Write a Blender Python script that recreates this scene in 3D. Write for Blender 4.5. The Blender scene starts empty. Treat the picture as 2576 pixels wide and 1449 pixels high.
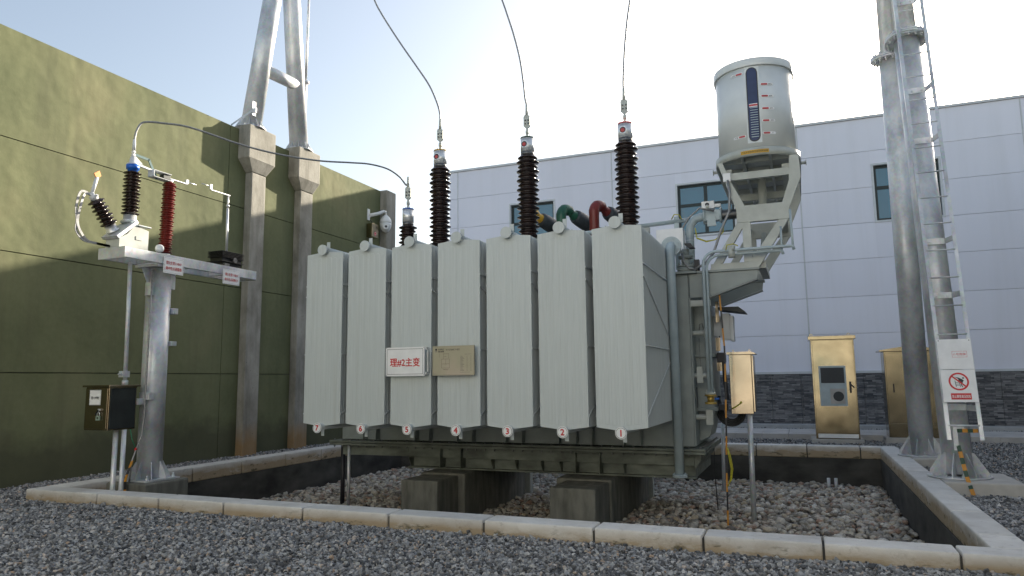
import bpy, math, random
import numpy as np
from mathutils import Vector, Matrix

SC = bpy.context.scene
COL = SC.collection
R = math.radians
random.seed(7)

# ------------------------------------------------------------------ camera
YAW, PITCH, ROLL = 0.38385269, 0.12935946, -0.01121487
fw = Vector((-math.sin(YAW)*math.cos(PITCH), math.cos(YAW)*math.cos(PITCH), math.sin(PITCH)))
rt = Vector((math.cos(YAW), math.sin(YAW), 0))
up = rt.cross(fw)
rr = math.cos(ROLL)*rt + math.sin(ROLL)*up
uu = -math.sin(ROLL)*rt + math.cos(ROLL)*up
cam = bpy.data.cameras.new('camera')
cam.sensor_width = 36.0
cam.lens = 1790.42/2576*36
cam.clip_start = 0.1
cam.clip_end = 2000
co = bpy.data.objects.new('camera', cam)
CAMP = Vector((0, 0, 1.4))
m3 = Matrix((rr, uu, -fw)).transposed()
co.matrix_world = Matrix.Translation(CAMP) @ m3.to_4x4()
COL.objects.link(co)
SC.camera = co

# ------------------------------------------------------------------ light
SUN_AZ, SUN_EL = R(17), R(19.6)
sd = Vector((math.sin(SUN_AZ)*math.cos(SUN_EL), math.cos(SUN_AZ)*math.cos(SUN_EL), math.sin(SUN_EL)))
sl = bpy.data.lights.new('sun', 'SUN')
sl.energy = 5.0
sl.angle = R(0.6)
sl.color = (1.0, 0.90, 0.74)
so = bpy.data.objects.new('sun', sl)
so.rotation_euler = sd.to_track_quat('Z', 'Y').to_euler()
COL.objects.link(so)

W = bpy.data.worlds.new('World')
SC.world = W
W.use_nodes = True
wn = W.node_tree
wn.nodes.clear()
sky = wn.nodes.new('ShaderNodeTexSky')
sky.sky_type = 'NISHITA'
sky.sun_disc = False
sky.sun_elevation = SUN_EL
sky.sun_rotation = SUN_AZ
sky.altitude = 200
sky.air_density = 1.2
sky.dust_density = 3.2
sky.ozone_density = 1.4
hs = wn.nodes.new('ShaderNodeHueSaturation')
hs.inputs['Saturation'].default_value = 0.74
bg = wn.nodes.new('ShaderNodeBackground')
bg.inputs['Strength'].default_value = 0.087
wo = wn.nodes.new('ShaderNodeOutputWorld')
wn.links.new(sky.outputs[0], hs.inputs['Color'])
wn.links.new(hs.outputs[0], bg.inputs['Color'])
wn.links.new(bg.outputs[0], wo.inputs['Surface'])

SC.view_settings.view_transform = 'Standard'
SC.view_settings.look = 'None'
SC.view_settings.exposure = 1.46
SC.view_settings.gamma = 1
SC.render.engine = 'CYCLES'
SC.cycles.max_bounces = 8
SC.cycles.use_denoising = True

# ------------------------------------------------------------------ materials
class NT:
    def __init__(s, name):
        s.m = bpy.data.materials.new(name); s.m.use_nodes = True
        s.t = s.m.node_tree; s.b = s.t.nodes['Principled BSDF']
    def n(s, typ, **k):
        x = s.t.nodes.new(typ)
        for a, v in k.items(): setattr(x, a, v)
        return x
    def l(s, a, b): s.t.links.new(a, b)
    def pos(s, scale=(1, 1, 1)):
        g = s.n('ShaderNodeNewGeometry'); mp = s.n('ShaderNodeMapping')
        mp.inputs['Scale'].default_value = scale
        s.l(g.outputs['Position'], mp.inputs['Vector'])
        return mp.outputs[0]
    def noise(s, scale, detail=4, vec=None, rough=0.55):
        x = s.n('ShaderNodeTexNoise'); x.inputs['Scale'].default_value = scale
        x.inputs['Detail'].default_value = detail; x.inputs['Roughness'].default_value = rough
        s.l(vec if vec is not None else s.pos(), x.inputs['Vector'])
        return x.outputs['Fac']
    def ramp(s, fac, stops):
        r = s.n('ShaderNodeValToRGB'); e = r.color_ramp.elements
        while len(e) < len(stops): e.new(0.5)
        for i, (p, c) in enumerate(stops):
            e[i].position = p; e[i].color = (*c, 1) if len(c) == 3 else c
        s.l(fac, r.inputs[0]); return r.outputs[0]
    def mix(s, fac, a, b, typ='MIX'):
        x = s.n('ShaderNodeMix', data_type='RGBA', blend_type=typ)
        for i, v in ((0, fac), (6, a), (7, b)):
            if hasattr(v, 'is_output'): s.l(v, x.inputs[i])
            elif i == 0: x.inputs[0].default_value = v
            else: x.inputs[i].default_value = (*v, 1)
        return x.outputs[2]
    def math(s, op, a, b=0.0):
        x = s.n('ShaderNodeMath', operation=op)
        for i, v in ((0, a), (1, b)):
            if hasattr(v, 'is_output'): s.l(v, x.inputs[i])
            else: x.inputs[i].default_value = v
        return x.outputs[0]
    def bump(s, h, strength, dist=0.01):
        x = s.n('ShaderNodeBump'); x.inputs['Strength'].default_value = strength
        x.inputs['Distance'].default_value = dist
        s.l(h, x.inputs['Height']); s.l(x.outputs[0], s.b.inputs['Normal'])

def simple(name, col, rough=0.5, metal=0.0, var=0.12, vscale=6, stretch=(1, 1, 1), bump=0.0, bscale=60, rvar=0.0, spec=None):
    t = NT(name)
    v = t.pos(stretch)
    n = t.noise(vscale, 5, v)
    lo = tuple(max(0, c*(1-var)) for c in col); hi = tuple(min(1, c*(1+var)) for c in col)
    t.l(t.ramp(n, [(0.3, lo), (0.7, hi)]), t.b.inputs['Base Color'])
    t.b.inputs['Roughness'].default_value = rough
    t.b.inputs['Metallic'].default_value = metal
    if spec is not None: t.b.inputs['Specular IOR Level'].default_value = spec
    if rvar:
        t.l(t.ramp(t.noise(vscale*1.7, 4), [(0.3, (rough-rvar,)*3), (0.7, (rough+rvar,)*3)]), t.b.inputs['Roughness'])
    if bump: t.bump(t.noise(bscale, 4), bump)
    return t.m

M = {}
M['paint'] = simple('transformer_paint', (0.585, 0.64, 0.625), 0.40, 0, 0.11, 3, (30, 30, 0.7), bump=0.10, bscale=35)
def radiator_paint():
    t = NT('radiator_paint'); oi = t.n('ShaderNodeObjectInfo')
    v = t.noise(3, 6, t.pos((34, 34, 0.7)))
    c = t.ramp(v, [(0.3, (0.54, 0.585, 0.58)), (0.7, (0.60, 0.645, 0.645))])
    c = t.mix(1.0, c, t.ramp(oi.outputs['Random'], [(0.0, (0.95,)*3), (1.0, (1.0,)*3)]), 'MULTIPLY')
    st = t.noise(1.4, 6, t.pos((9, 9, 0.35)), 0.6)
    c = t.mix(t.math('MULTIPLY', t.ramp(st, [(0.55, (0, 0, 0)), (0.78, (1, 1, 1))]), 0.30), c, (0.36, 0.37, 0.33))
    t.l(c, t.b.inputs['Base Color']); t.b.inputs['Roughness'].default_value = 0.40
    t.bump(t.noise(2.2, 3, t.pos((9, 9, 0.8))), 0.06, 0.012)
    return t.m
M['paint'] = radiator_paint()
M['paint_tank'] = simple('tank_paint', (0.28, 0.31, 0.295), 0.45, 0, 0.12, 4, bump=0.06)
M['paint_shade_grime'] = simple('shade_grime_tank_paint', (0.155, 0.17, 0.14), 0.6, 0, 0.45, 3.5, (1, 1, 2), bump=0.1)  # moss grime, with the shade under the radiators painted in as darker colour
M['paint_light'] = simple('support_paint', (0.48, 0.50, 0.46), 0.45, 0, 0.12, 5)
M['paint_blue'] = simple('pipe_paint', (0.42, 0.50, 0.53), 0.35, 0, 0.10, 5)
M['white_paint'] = simple('white_enamel', (0.70, 0.73, 0.73), 0.25, 0, 0.05, 4)
M['white'] = simple('white_plate', (0.86, 0.86, 0.86), 0.4, 0, 0.05, 9)
M['black'] = simple('black_rubber', (0.012, 0.012, 0.012), 0.5, 0, 0.2, 20)
M['ink'] = simple('black_ink', (0.02, 0.02, 0.025), 0.5, 0, 0.1)
M['redink'] = simple('red_ink', (0.62, 0.015, 0.02), 0.45, 0, 0.08)
M['red'] = simple('red_paint', (0.17, 0.022, 0.018), 0.4, 0, 0.15)
M['redmark'] = simple('red_mark', (0.50, 0.06, 0.06), 0.45, 0, 0.05)
M['green'] = simple('green_paint', (0.02, 0.11, 0.07), 0.4, 0, 0.15)
M['yellow'] = simple('yellow_paint', (0.62, 0.36, 0.03), 0.4, 0, 0.12)
M['orange'] = simple('orange_stripe', (0.55, 0.24, 0.02), 0.5, 0, 0.12)
M['dkgreen'] = simple('dark_green_stripe', (0.015, 0.06, 0.035), 0.5, 0, 0.12)
M['blue'] = simple('blue_paint', (0.01, 0.12, 0.55), 0.35, 0, 0.1)
M['teal'] = simple('teal_bar', (0.02, 0.10, 0.11), 0.4, 0, 0.1)
M['tape'] = simple('dark_sleeve', (0.045, 0.055, 0.065), 0.55, 0, 0.25, 12, bump=0.3, bscale=40)
M['porcelain'] = simple('brown_porcelain', (0.020, 0.010, 0.008), 0.20, 0, 0.25, 8)
M['silicone'] = simple('red_silicone', (0.16, 0.015, 0.011), 0.38, 0, 0.2, 8)
M['alu'] = simple('aluminium', (0.80, 0.81, 0.82), 0.32, 0.55, 0.08, 10)
M['cable'] = simple('aluminium_strand', (0.30, 0.30, 0.30), 0.5, 0.6, 0.2, 40)
M['bolt'] = simple('bolt_steel', (0.18, 0.18, 0.18), 0.45, 0.7, 0.3, 30)
M['darkmetal'] = simple('dark_metal', (0.03, 0.035, 0.035), 0.5, 0.3, 0.2)
M['copper'] = simple('contact_copper', (0.62, 0.28, 0.12), 0.4, 0.7, 0.1)
M['wire_green'] = simple('green_wire', (0.02, 0.20, 0.09), 0.4, 0, 0.1)
M['wire_yellow'] = simple('yellow_green_wire', (0.50, 0.46, 0.03), 0.4, 0, 0.35, 60)
M['brass'] = simple('brass_fitting', (0.55, 0.38, 0.10), 0.4, 0.5, 0.2)
M['concrete_dark'] = simple('foundation_concrete', (0.17, 0.168, 0.145), 0.9, 0, 0.35, 3, (3, 3, 0.8), bump=0.5, bscale=30)
M['pad'] = simple('pad_concrete', (0.48, 0.46, 0.43), 0.85, 0, 0.14, 5, bump=0.3, bscale=50)
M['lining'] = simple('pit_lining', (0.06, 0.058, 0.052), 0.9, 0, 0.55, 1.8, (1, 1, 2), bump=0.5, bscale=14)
M['windowframe'] = simple('window_frame', (0.012, 0.022, 0.022), 0.4, 0.2, 0.2)
M['trim'] = simple('white_trim', (0.62, 0.64, 0.66), 0.45, 0, 0.06)
M['panel'] = simple('metal_cladding', (0.76, 0.77, 0.86), 0.42, 0, 0.07, 0.7, bump=0.03, bscale=4)
def cladding():
    t = NT('metal_cladding'); g = t.n('ShaderNodeNewGeometry')
    c = t.ramp(g.outputs['Random Per Island'], [(0.0, (0.765, 0.765, 0.85)), (1.0, (0.82, 0.82, 0.905))])
    st = t.noise(1.1, 5, t.pos((2.2, 1, 0.12)))
    c = t.mix(t.math('MULTIPLY', t.ramp(st, [(0.48, (0, 0, 0)), (0.75, (1, 1, 1))]), 0.16), c, (0.50, 0.50, 0.50))
    t.l(c, t.b.inputs['Base Color']); t.b.inputs['Roughness'].default_value = 0.42
    t.bump(t.noise(1.4, 3, t.pos((1, 1, 2))), 0.12, 0.03)
    return t.m
M['panel'] = cladding()
M['capmetal'] = simple('roof_cap', (0.42, 0.44, 0.45), 0.4, 0.2, 0.1)
M['tile'] = simple('paving_tile', (0.50, 0.48, 0.46), 0.85, 0, 0.14, 2.5, bump=0.3)
M['apron'] = simple('apron_concrete', (0.5, 0.5, 0.5), 0.85, 0, 0.1, 4)
M['dkgrey'] = simple('grille_grey', (0.06, 0.062, 0.065), 0.6, 0.2, 0.2, 60)
M['lock'] = simple('lock_body', (0.32, 0.42, 0.34), 0.4, 0.2, 0.1)
M['camwhite'] = simple('camera_white', (0.75, 0.76, 0.76), 0.3, 0, 0.04)
M['bouncewall'] = simple('bounce_wall_render', (0.44, 0.45, 0.46), 0.9, 0, 0.04, 2)  # wall grey of the unseen building added for bounce light
M['tan'] = None

def galv():
    t = NT('galvanised_steel')
    v = t.n('ShaderNodeTexVoronoi'); v.inputs['Scale'].default_value = 26; t.l(t.pos(), v.inputs['Vector'])
    big = t.noise(2.6, 7, t.pos((1, 1, 0.6)), 0.62)
    a = t.ramp(big, [(0.3, (0.36, 0.38, 0.40)), (0.5, (0.58, 0.60, 0.62)), (0.72, (0.82, 0.83, 0.84))])
    b = t.mix(0.10, a, v.outputs['Color'], 'OVERLAY')
    t.l(b, t.b.inputs['Base Color'])
    t.b.inputs['Metallic'].default_value = 0.3
    t.l(t.ramp(t.noise(5, 5), [(0.3, (0.30,)*3), (0.75, (0.55,)*3)]), t.b.inputs['Roughness'])
    t.bump(t.noise(14, 5), 0.22, 0.008)
    return t.m
M['galv'] = galv()

def stainless(name, lo, hi):
    t = NT(name)
    n = t.noise(4, 5, t.pos((1, 1, 1)))
    t.l(t.ramp(n, [(0.3, lo), (0.7, hi)]), t.b.inputs['Base Color'])
    t.b.inputs['Metallic'].default_value = 1.0
    t.l(t.ramp(t.noise(2.4, 5), [(0.3, (0.12,)*3), (0.75, (0.22,)*3)]), t.b.inputs['Roughness'])
    return t.m
M['stainless'] = stainless('stainless_steel', (0.285, 0.235, 0.15), (0.38, 0.315, 0.205))
M['stainless_pale'] = stainless('pale_stainless', (0.33, 0.27, 0.195), (0.41, 0.34, 0.25))

def plate_tan():
    t = NT('engraved_plate')
    n = t.noise(3, 3)
    t.l(t.ramp(n, [(0.35, (0.40, 0.37, 0.27)), (0.7, (0.50, 0.42, 0.34))]), t.b.inputs['Base Color'])
    t.b.inputs['Metallic'].default_value = 0.25; t.b.inputs['Roughness'].default_value = 0.45
    return t.m
M['tan'] = plate_tan()

def stucco():
    t = NT('green_stucco')
    big = t.noise(0.75, 7, t.pos((1, 1, 0.8)), 0.55)
    fine = t.noise(14, 6)
    c = t.ramp(big, [(0.28, (0.108, 0.124, 0.058)), (0.52, (0.160, 0.172, 0.085)), (0.75, (0.220, 0.208, 0.112))])
    c = t.mix(0.18, c, t.ramp(fine, [(0.3, (0.12, 0.13, 0.07)), (0.7, (0.22, 0.22, 0.13))]))
    # run-off streaks of dirt from the top and low damp patches
    st = t.noise(1.6, 5, t.pos((1, 2.2, 0.18)))
    c = t.mix(t.math('MULTIPLY', t.ramp(st, [(0.50, (0, 0, 0)), (0.74, (1, 1, 1))]), 0.5), c, (0.095, 0.10, 0.055))
    g = t.n('ShaderNodeNewGeometry'); sp = t.n('ShaderNodeSeparateXYZ'); t.l(g.outputs['Position'], sp.inputs[0])
    low = t.ramp(t.math('SUBTRACT', sp.outputs[2], t.math('MULTIPLY', t.noise(2.2, 5), 0.9)), [(0.0, (1, 1, 1)), (0.35, (0, 0, 0))])
    c = t.mix(t.math('MULTIPLY', low, 0.65), c, (0.06, 0.06, 0.038))
    t.l(c, t.b.inputs['Base Color'])
    t.b.inputs['Roughness'].default_value = 0.95
    h = t.math('ADD', t.math('MULTIPLY', t.noise(0.9, 3), 2.6), t.math('MULTIPLY', t.noise(30, 4), 0.05))
    t.bump(h, 0.5, 0.05)
    return t.m
M['stucco'] = stucco()

def column_concrete():
    t = NT('column_concrete')
    n = t.noise(2.2, 7, t.pos((1, 1, 0.6)), 0.65)
    c = t.ramp(n, [(0.28, (0.17, 0.16, 0.13)), (0.5, (0.30, 0.285, 0.245)), (0.72, (0.42, 0.40, 0.35))])
    c = t.mix(t.math('MULTIPLY', t.ramp(t.noise(2.4, 6, t.pos((3, 3, 0.25))), [(0.5, (0, 0, 0)), (0.7, (1, 1, 1))]), 0.5), c, (0.13, 0.12, 0.095))
    g = t.n('ShaderNodeNewGeometry'); sp = t.n('ShaderNodeSeparateXYZ'); t.l(g.outputs['Position'], sp.inputs[0])
    low = t.ramp(t.math('ADD', sp.outputs[2], t.math('MULTIPLY', t.noise(3, 4), 0.5)), [(0.45, (1, 1, 1)), (0.85, (0, 0, 0))])
    c = t.mix(t.math('MULTIPLY', low, 0.75), c, (0.30, 0.17, 0.055))
    p = t.n('ShaderNodeTexVoronoi'); p.inputs['Scale'].default_value = 7; t.l(t.pos(), p.inputs['Vector'])
    pit = t.ramp(p.outputs['Distance'], [(0.03, (0.35,)*3), (0.07, (1, 1, 1))])
    c = t.mix(1.0, c, pit, 'MULTIPLY')
    t.l(c, t.b.inputs['Base Color']); t.b.inputs['Roughness'].default_value = 0.9
    t.bump(t.noise(22, 6), 0.4, 0.01)
    return t.m
M['column'] = column_concrete()

def kerb():
    t = NT('kerb_concrete')
    n = t.noise(3.5, 6, None, 0.6)
    c = t.ramp(n, [(0.3, (0.60, 0.58, 0.55)), (0.7, (0.77, 0.76, 0.74))])
    oi = t.n('ShaderNodeObjectInfo')
    c = t.mix(1.0, c, t.ramp(oi.outputs['Random'], [(0.0, (0.84,)*3), (1.0, (1.03, 1.02, 1.0))]), 'MULTIPLY')
    c = t.mix(t.math('MULTIPLY', t.ramp(t.noise(11, 8, None, 0.75), [(0.56, (0, 0, 0)), (0.66, (1, 1, 1))]), 0.35), c, (0.30, 0.28, 0.25))
    g = t.n('ShaderNodeNewGeometry'); sp = t.n('ShaderNodeSeparateXYZ'); t.l(g.outputs['Position'], sp.inputs[0])
    z = t.math('SUBTRACT', 0.115, sp.outputs[2])                       # dirt splashed on the lower face
    low = t.math('MULTIPLY', z, 14.0)
    stn = t.noise(2.3, 7, t.pos((1, 1, 3)), 0.7)
    m = t.math('MULTIPLY', t.ramp(stn, [(0.30, (0.15, 0.15, 0.15)), (0.56, (1, 1, 1))]), low)
    m2 = t.n('ShaderNodeClamp'); t.l(m, m2.inputs[0])
    c = t.mix(t.math('MULTIPLY', m2.outputs[0], 0.8), c, (0.33, 0.235, 0.12))
    al = t.noise(6, 7, t.pos((1, 1, 2.5)), 0.7)
    m3_ = t.n('ShaderNodeClamp'); t.l(t.math('MULTIPLY', t.ramp(al, [(0.56, (0, 0, 0)), (0.68, (1, 1, 1))]), low), m3_.inputs[0])
    c = t.mix(t.math('MULTIPLY', m3_.outputs[0], 0.8), c, (0.075, 0.07, 0.035))
    t.l(c, t.b.inputs['Base Color']); t.b.inputs['Roughness'].default_value = 0.85
    t.bump(t.noise(26, 8, None, 0.7), 0.6, 0.012)
    return t.m
M['kerb'] = kerb()

def stone_band():
    t = NT('ledge_stone')
    g = t.n('ShaderNodeNewGeometry'); sp = t.n('ShaderNodeSeparateXYZ'); t.l(g.outputs['Position'], sp.inputs[0])
    cb = t.n('ShaderNodeCombineXYZ'); t.l(sp.outputs[0], cb.inputs[0]); t.l(sp.outputs[2], cb.inputs[1])
    b = t.n('ShaderNodeTexBrick'); t.l(cb.outputs[0], b.inputs['Vector'])
    b.offset = 0.37; b.squash = 0.8; b.squash_frequency = 3
    b.inputs['Scale'].default_value = 1; b.inputs['Mortar Size'].default_value = 0.0025
    b.inputs['Brick Width'].default_value = 0.23; b.inputs['Row Height'].default_value = 0.045
    b.inputs['Color1'].default_value = (0.03, 0.033, 0.04, 1); b.inputs['Color2'].default_value = (0.34, 0.33, 0.33, 1)
    b.inputs['Mortar'].default_value = (0.012, 0.012, 0.014, 1)
    n = t.noise(9, 4, t.pos((1, 1, 5)))
    c = t.mix(0.35, b.outputs['Color'], t.ramp(n, [(0.35, (0.03, 0.034, 0.04)), (0.72, (0.30, 0.28, 0.27))]))
    t.l(c, t.b.inputs['Base Color']); t.b.inputs['Roughness'].default_value = 0.8
    t.bump(t.math('ADD', b.outputs['Fac'], n), -0.5, 0.02)
    return t.m
M['ledge'] = stone_band()

def stone_mat(name, stops, rough=0.8, bump=0.2):
    t = NT(name)
    g = t.n('ShaderNodeNewGeometry')
    c = t.ramp(g.outputs['Random Per Island'], stops)
    n = t.noise(60, 4)
    c = t.mix(0.35, c, t.mix(1.0, c, t.ramp(n, [(0.3, (0.3,)*3), (0.7, (1.6,)*3)]), 'MULTIPLY'))
    t.l(c, t.b.inputs['Base Color']); t.b.inputs['Roughness'].default_value = rough
    t.bump(t.noise(120, 3), bump, 0.004)
    return t.m
M['gravel'] = stone_mat('crushed_stone', [(0.0, (0.055, 0.058, 0.064)), (0.3, (0.155, 0.158, 0.163)), (0.55, (0.28, 0.282, 0.286)),
                        (0.8, (0.36, 0.37, 0.38)), (0.92, (0.50, 0.49, 0.48)), (0.965, (0.42, 0.30, 0.21)), (1.0, (0.62, 0.61, 0.60))])
M['pebble'] = stone_mat('river_pebble', [(0.0, (0.13, 0.115, 0.10)), (0.2, (0.33, 0.315, 0.28)), (0.4, (0.50, 0.475, 0.42)),
                        (0.55, (0.20, 0.175, 0.15)), (0.65, (0.36, 0.24, 0.18)), (0.75, (0.56, 0.53, 0.48)), (0.9, (0.40, 0.33, 0.23)), (1.0, (0.68, 0.66, 0.62))], 0.7, 0.1)

def ground_mat(name, a, b, sc):
    t = NT(name)
    v = t.n('ShaderNodeTexVoronoi'); v.inputs['Scale'].default_value = sc; t.l(t.pos(), v.inputs['Vector'])
    bw = t.n('ShaderNodeRGBToBW'); t.l(v.outputs['Color'], bw.inputs[0])
    c = t.ramp(bw.outputs[0], [(0.2, a), (0.8, b)])
    t.l(c, t.b.inputs['Base Color']); t.b.inputs['Roughness'].default_value = 0.9
    t.bump(v.outputs['Distance'], -1.0, 0.03)
    return t.m
M['gravel_ground'] = ground_mat('gravel_bed', (0.05, 0.052, 0.056), (0.24, 0.245, 0.25), 34)
M['pit_ground'] = ground_mat('pebble_bed', (0.03, 0.027, 0.023), (0.10, 0.09, 0.08), 15)

def glass():
    t = NT('window_glass')
    t.b.inputs['Base Color'].default_value = (0.02, 0.12, 0.18, 1)
    t.b.inputs['Roughness'].default_value = 0.06
    t.b.inputs['Specular IOR Level'].default_value = 0.9
    t.b.inputs['Coat Weight'].default_value = 0.6
    t.bump(t.noise(0.9, 2), 0.05, 0.05)
    return t.m
M['glass'] = glass()
M['gaugeglass'] = simple('gauge_glass', (0.035, 0.045, 0.11), 0.15, 0, 0.1)

# ------------------------------------------------------------------ mesh builder
ORG = {}
def V(*a): return np.array(a, float)
def unit(v): v = np.asarray(v, float); return v/np.linalg.norm(v)
def frame(ax):
    ax = unit(ax)
    h = V(0, 0, 1) if abs(ax[2]) < 0.9 else V(1, 0, 0)
    u = unit(np.cross(h, ax)); w = np.cross(ax, u)
    return u, w, ax

_txt = {}
def text_geo(s, bold):
    k = s
    if k in _txt: return _txt[k]
    cu = bpy.data.curves.new('t', 'FONT'); cu.body = s; cu.size = 1.0; cu.resolution_u = 3
    cu.align_x = 'CENTER'; cu.align_y = 'CENTER';  cu.fill_mode = 'FRONT'
    o = bpy.data.objects.new('t', cu); COL.objects.link(o); bpy.context.view_layer.update()
    me = bpy.data.meshes.new_from_object(o.evaluated_get(bpy.context.evaluated_depsgraph_get()))
    v = np.array([tuple(x.co)[:2] for x in me.vertices]).reshape(-1, 2)
    f = [tuple(p.vertices) for p in me.polygons]
    bpy.data.objects.remove(o); bpy.data.curves.remove(cu); bpy.data.meshes.remove(me)
    if len(v):
        v = v - (v.min(0)+v.max(0))/2
    _txt[k] = (v, f); return _txt[k]

class MB:
    def __init__(s): s.v = []; s.f = []; s.m = []; s.s = []; s.n = 0
    def add(s, vs, fs, mat=0, smooth=False):
        o = s.n
        s.v.extend([tuple(map(float, p)) for p in vs]); s.n += len(vs)
        for i, f in enumerate(fs):
            s.f.append(tuple(o+j for j in f)); s.m.append(mat)
            s.s.append(smooth if isinstance(smooth, bool) else smooth[i])
        return s
    def box(s, x0, x1, y0, y1, z0, z1, mat=0):
        p = [(x, y, z) for z in (z0, z1) for y in (y0, y1) for x in (x0, x1)]
        return s.add(p, [(0, 2, 3, 1), (4, 5, 7, 6), (0, 1, 5, 4), (2, 6, 7, 3), (0, 4, 6, 2), (1, 3, 7, 5)], mat)
    def bar(s, p0, p1, w, h, mat=0, upv=(0, 0, 1)):
        p0 = V(*p0); p1 = V(*p1); a = unit(p1-p0)
        u = np.cross(a, upv)
        u = unit(u) if np.linalg.norm(u) > 1e-6 else V(1, 0, 0)
        w2 = unit(np.cross(u, a))
        p = [q+u*i*w/2+w2*j*h/2 for q in (p0, p1) for j in (-1, 1) for i in (-1, 1)]
        return s.add(p, [(0, 1, 3, 2), (4, 6, 7, 5), (0, 4, 5, 1), (2, 3, 7, 6), (0, 2, 6, 4), (1, 5, 7, 3)], mat)
    def cyl(s, p0, p1, r0, r1=None, n=16, mat=0, caps=True, flat=False):
        r1 = r0 if r1 is None else r1
        p0 = V(*p0); p1 = V(*p1); u, w, a = frame(p1-p0)
        ring = [u*math.cos(2*math.pi*i/n)+w*math.sin(2*math.pi*i/n) for i in range(n)]
        vs = [p0+q*r0 for q in ring]+[p1+q*r1 for q in ring]
        fs = [(i, (i+1) % n, n+(i+1) % n, n+i) for i in range(n)]; sm = [not flat]*n
        if caps: fs += [tuple(range(n))[::-1], tuple(range(n, 2*n))]; sm += [False, False]
        return s.add(vs, fs, mat, sm)
    def lathe(s, prof, org, ax, n=24, mat=0, smooth=True):
        org = V(*org); u, w, a = frame(V(*ax)); vs = []; fs = []
        for (r, t) in prof:
            for i in range(n):
                c = 2*math.pi*i/n; vs.append(org+a*t+(u*math.cos(c)+w*math.sin(c))*max(r, 1e-4))
        k = len(prof)
        for j in range(k-1):
            for i in range(n): fs.append((j*n+i, j*n+(i+1) % n, (j+1)*n+(i+1) % n, (j+1)*n+i))
        sm = [smooth]*len(fs)
        fs += [tuple(range(n))[::-1], tuple(range((k-1)*n, k*n))]; sm += [False, False]
        return s.add(vs, fs, mat, sm)
    def tube(s, pts, r, n=10, mat=0):
        pts = [V(*p) for p in pts]; k = len(pts); vs = []; fs = []; u = None
        for j, p in enumerate(pts):
            t = unit(pts[min(j+1, k-1)]-pts[max(j-1, 0)])
            if u is None: u = frame(t)[0]
            u = unit(u-t*np.dot(u, t)); w = np.cross(t, u)
            rr_ = r[j] if hasattr(r, '__len__') else r
            vs += [p+(u*math.cos(2*math.pi*i/n)+w*math.sin(2*math.pi*i/n))*rr_ for i in range(n)]
        for j in range(k-1):
            for i in range(n): fs.append((j*n+i, j*n+(i+1) % n, (j+1)*n+(i+1) % n, (j+1)*n+i))
        sm = [True]*len(fs); fs += [tuple(range(n))[::-1], tuple(range((k-1)*n, k*n))]; sm += [False]*2
        return s.add(vs, fs, mat, sm)
    def prism(s, poly, fn0, fn1, mat=0, smooth=False):
        n = len(poly); vs = [fn0(*p) for p in poly]+[fn1(*p) for p in poly]
        fs = [(i, (i+1) % n, n+(i+1) % n, n+i) for i in range(n)]
        sm = [smooth]*n + [False]*2
        return s.add(vs, fs+[tuple(range(n))[::-1], tuple(range(n, 2*n))], mat, sm)
    def prism_y(s, poly, y0, y1, mat=0): return s.prism(poly, lambda a, b: (a, y0, b), lambda a, b: (a, y1, b), mat)
    def prism_x(s, poly, x0, x1, mat=0): return s.prism(poly, lambda a, b: (x0, a, b), lambda a, b: (x1, a, b), mat)
    def prism_z(s, poly, z0, z1, mat=0, smooth=False): return s.prism(poly, lambda a, b: (a, b, z0), lambda a, b: (a, b, z1), mat, smooth)
    def text(s, body, h, fn, u0, v0, mat=0, bold=0.012, width=None):
        v, f = text_geo(body, bold)
        if not len(v): return s
        hh = v[:, 1].max()-v[:, 1].min(); k = h/hh; kx = k
        if width: kx = width/(v[:, 0].max()-v[:, 0].min())
        offs = [(0, 0)] if not bold else [(bold*math.cos(t), bold*math.sin(t)) for t in [math.pi*i/3 for i in range(6)]]
        q = V(*fn(u0, v0)); nn = np.cross(V(*fn(u0+1e-3, v0))-q, V(*fn(u0, v0+1e-3))-q); nn = unit(nn)
        for i, (a, c) in enumerate(offs): s.add([V(*fn(u0+(p[0]+a)*kx, v0+(p[1]+c)*k))+nn*0.00025*i for p in v], f, mat)
        return s
    def flat(s, poly, fn, mat=0): return s.add([fn(*p) for p in poly], [tuple(range(len(poly)))], mat)
    def rectf(s, u0, u1, v0, v1, fn, mat=0): return s.flat([(u0, v0), (u1, v0), (u1, v1), (u0, v1)], fn, mat)
    def linef(s, u0, u1, v0, v1, t, fn, mat=0):
        s.rectf(u0, u1, v0, v0+t, fn, mat); s.rectf(u0, u1, v1-t, v1, fn, mat)
        s.rectf(u0, u0+t, v0+t, v1-t, fn, mat); return s.rectf(u1-t, u1, v0+t, v1-t, fn, mat)
    def ringf(s, u, v, r0, r1, fn, mat=0, n=40):
        a = [2*math.pi*i/n for i in range(n)]
        vs = [fn(u+r0*math.cos(x), v+r0*math.sin(x)) for x in a]+[fn(u+r1*math.cos(x), v+r1*math.sin(x)) for x in a]
        return s.add(vs, [(i, (i+1) % n, n+(i+1) % n, n+i) for i in range(n)], mat)
    def discf(s, u, v, r, fn, mat=0, n=24):
        return s.flat([(u+r*math.cos(2*math.pi*i/n), v+r*math.sin(2*math.pi*i/n)) for i in range(n)], fn, mat)
    def segf(s, a, b, t, fn, mat=0):
        a = V(*a); b = V(*b); d = unit(b-a); q = V(-d[1], d[0])*t/2
        return s.flat([tuple(a-q), tuple(b-q), tuple(b+q), tuple(a+q)], fn, mat)
    def nut(s, p, ax, r=0.014, h=0.014, mat=0):
        p = V(*p); a = unit(V(*ax)); s.cyl(p, p+a*h, r, n=6, mat=mat, flat=True)
        return s.cyl(p+a*h, p+a*h*2, r*0.55, n=6, mat=mat)
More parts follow.
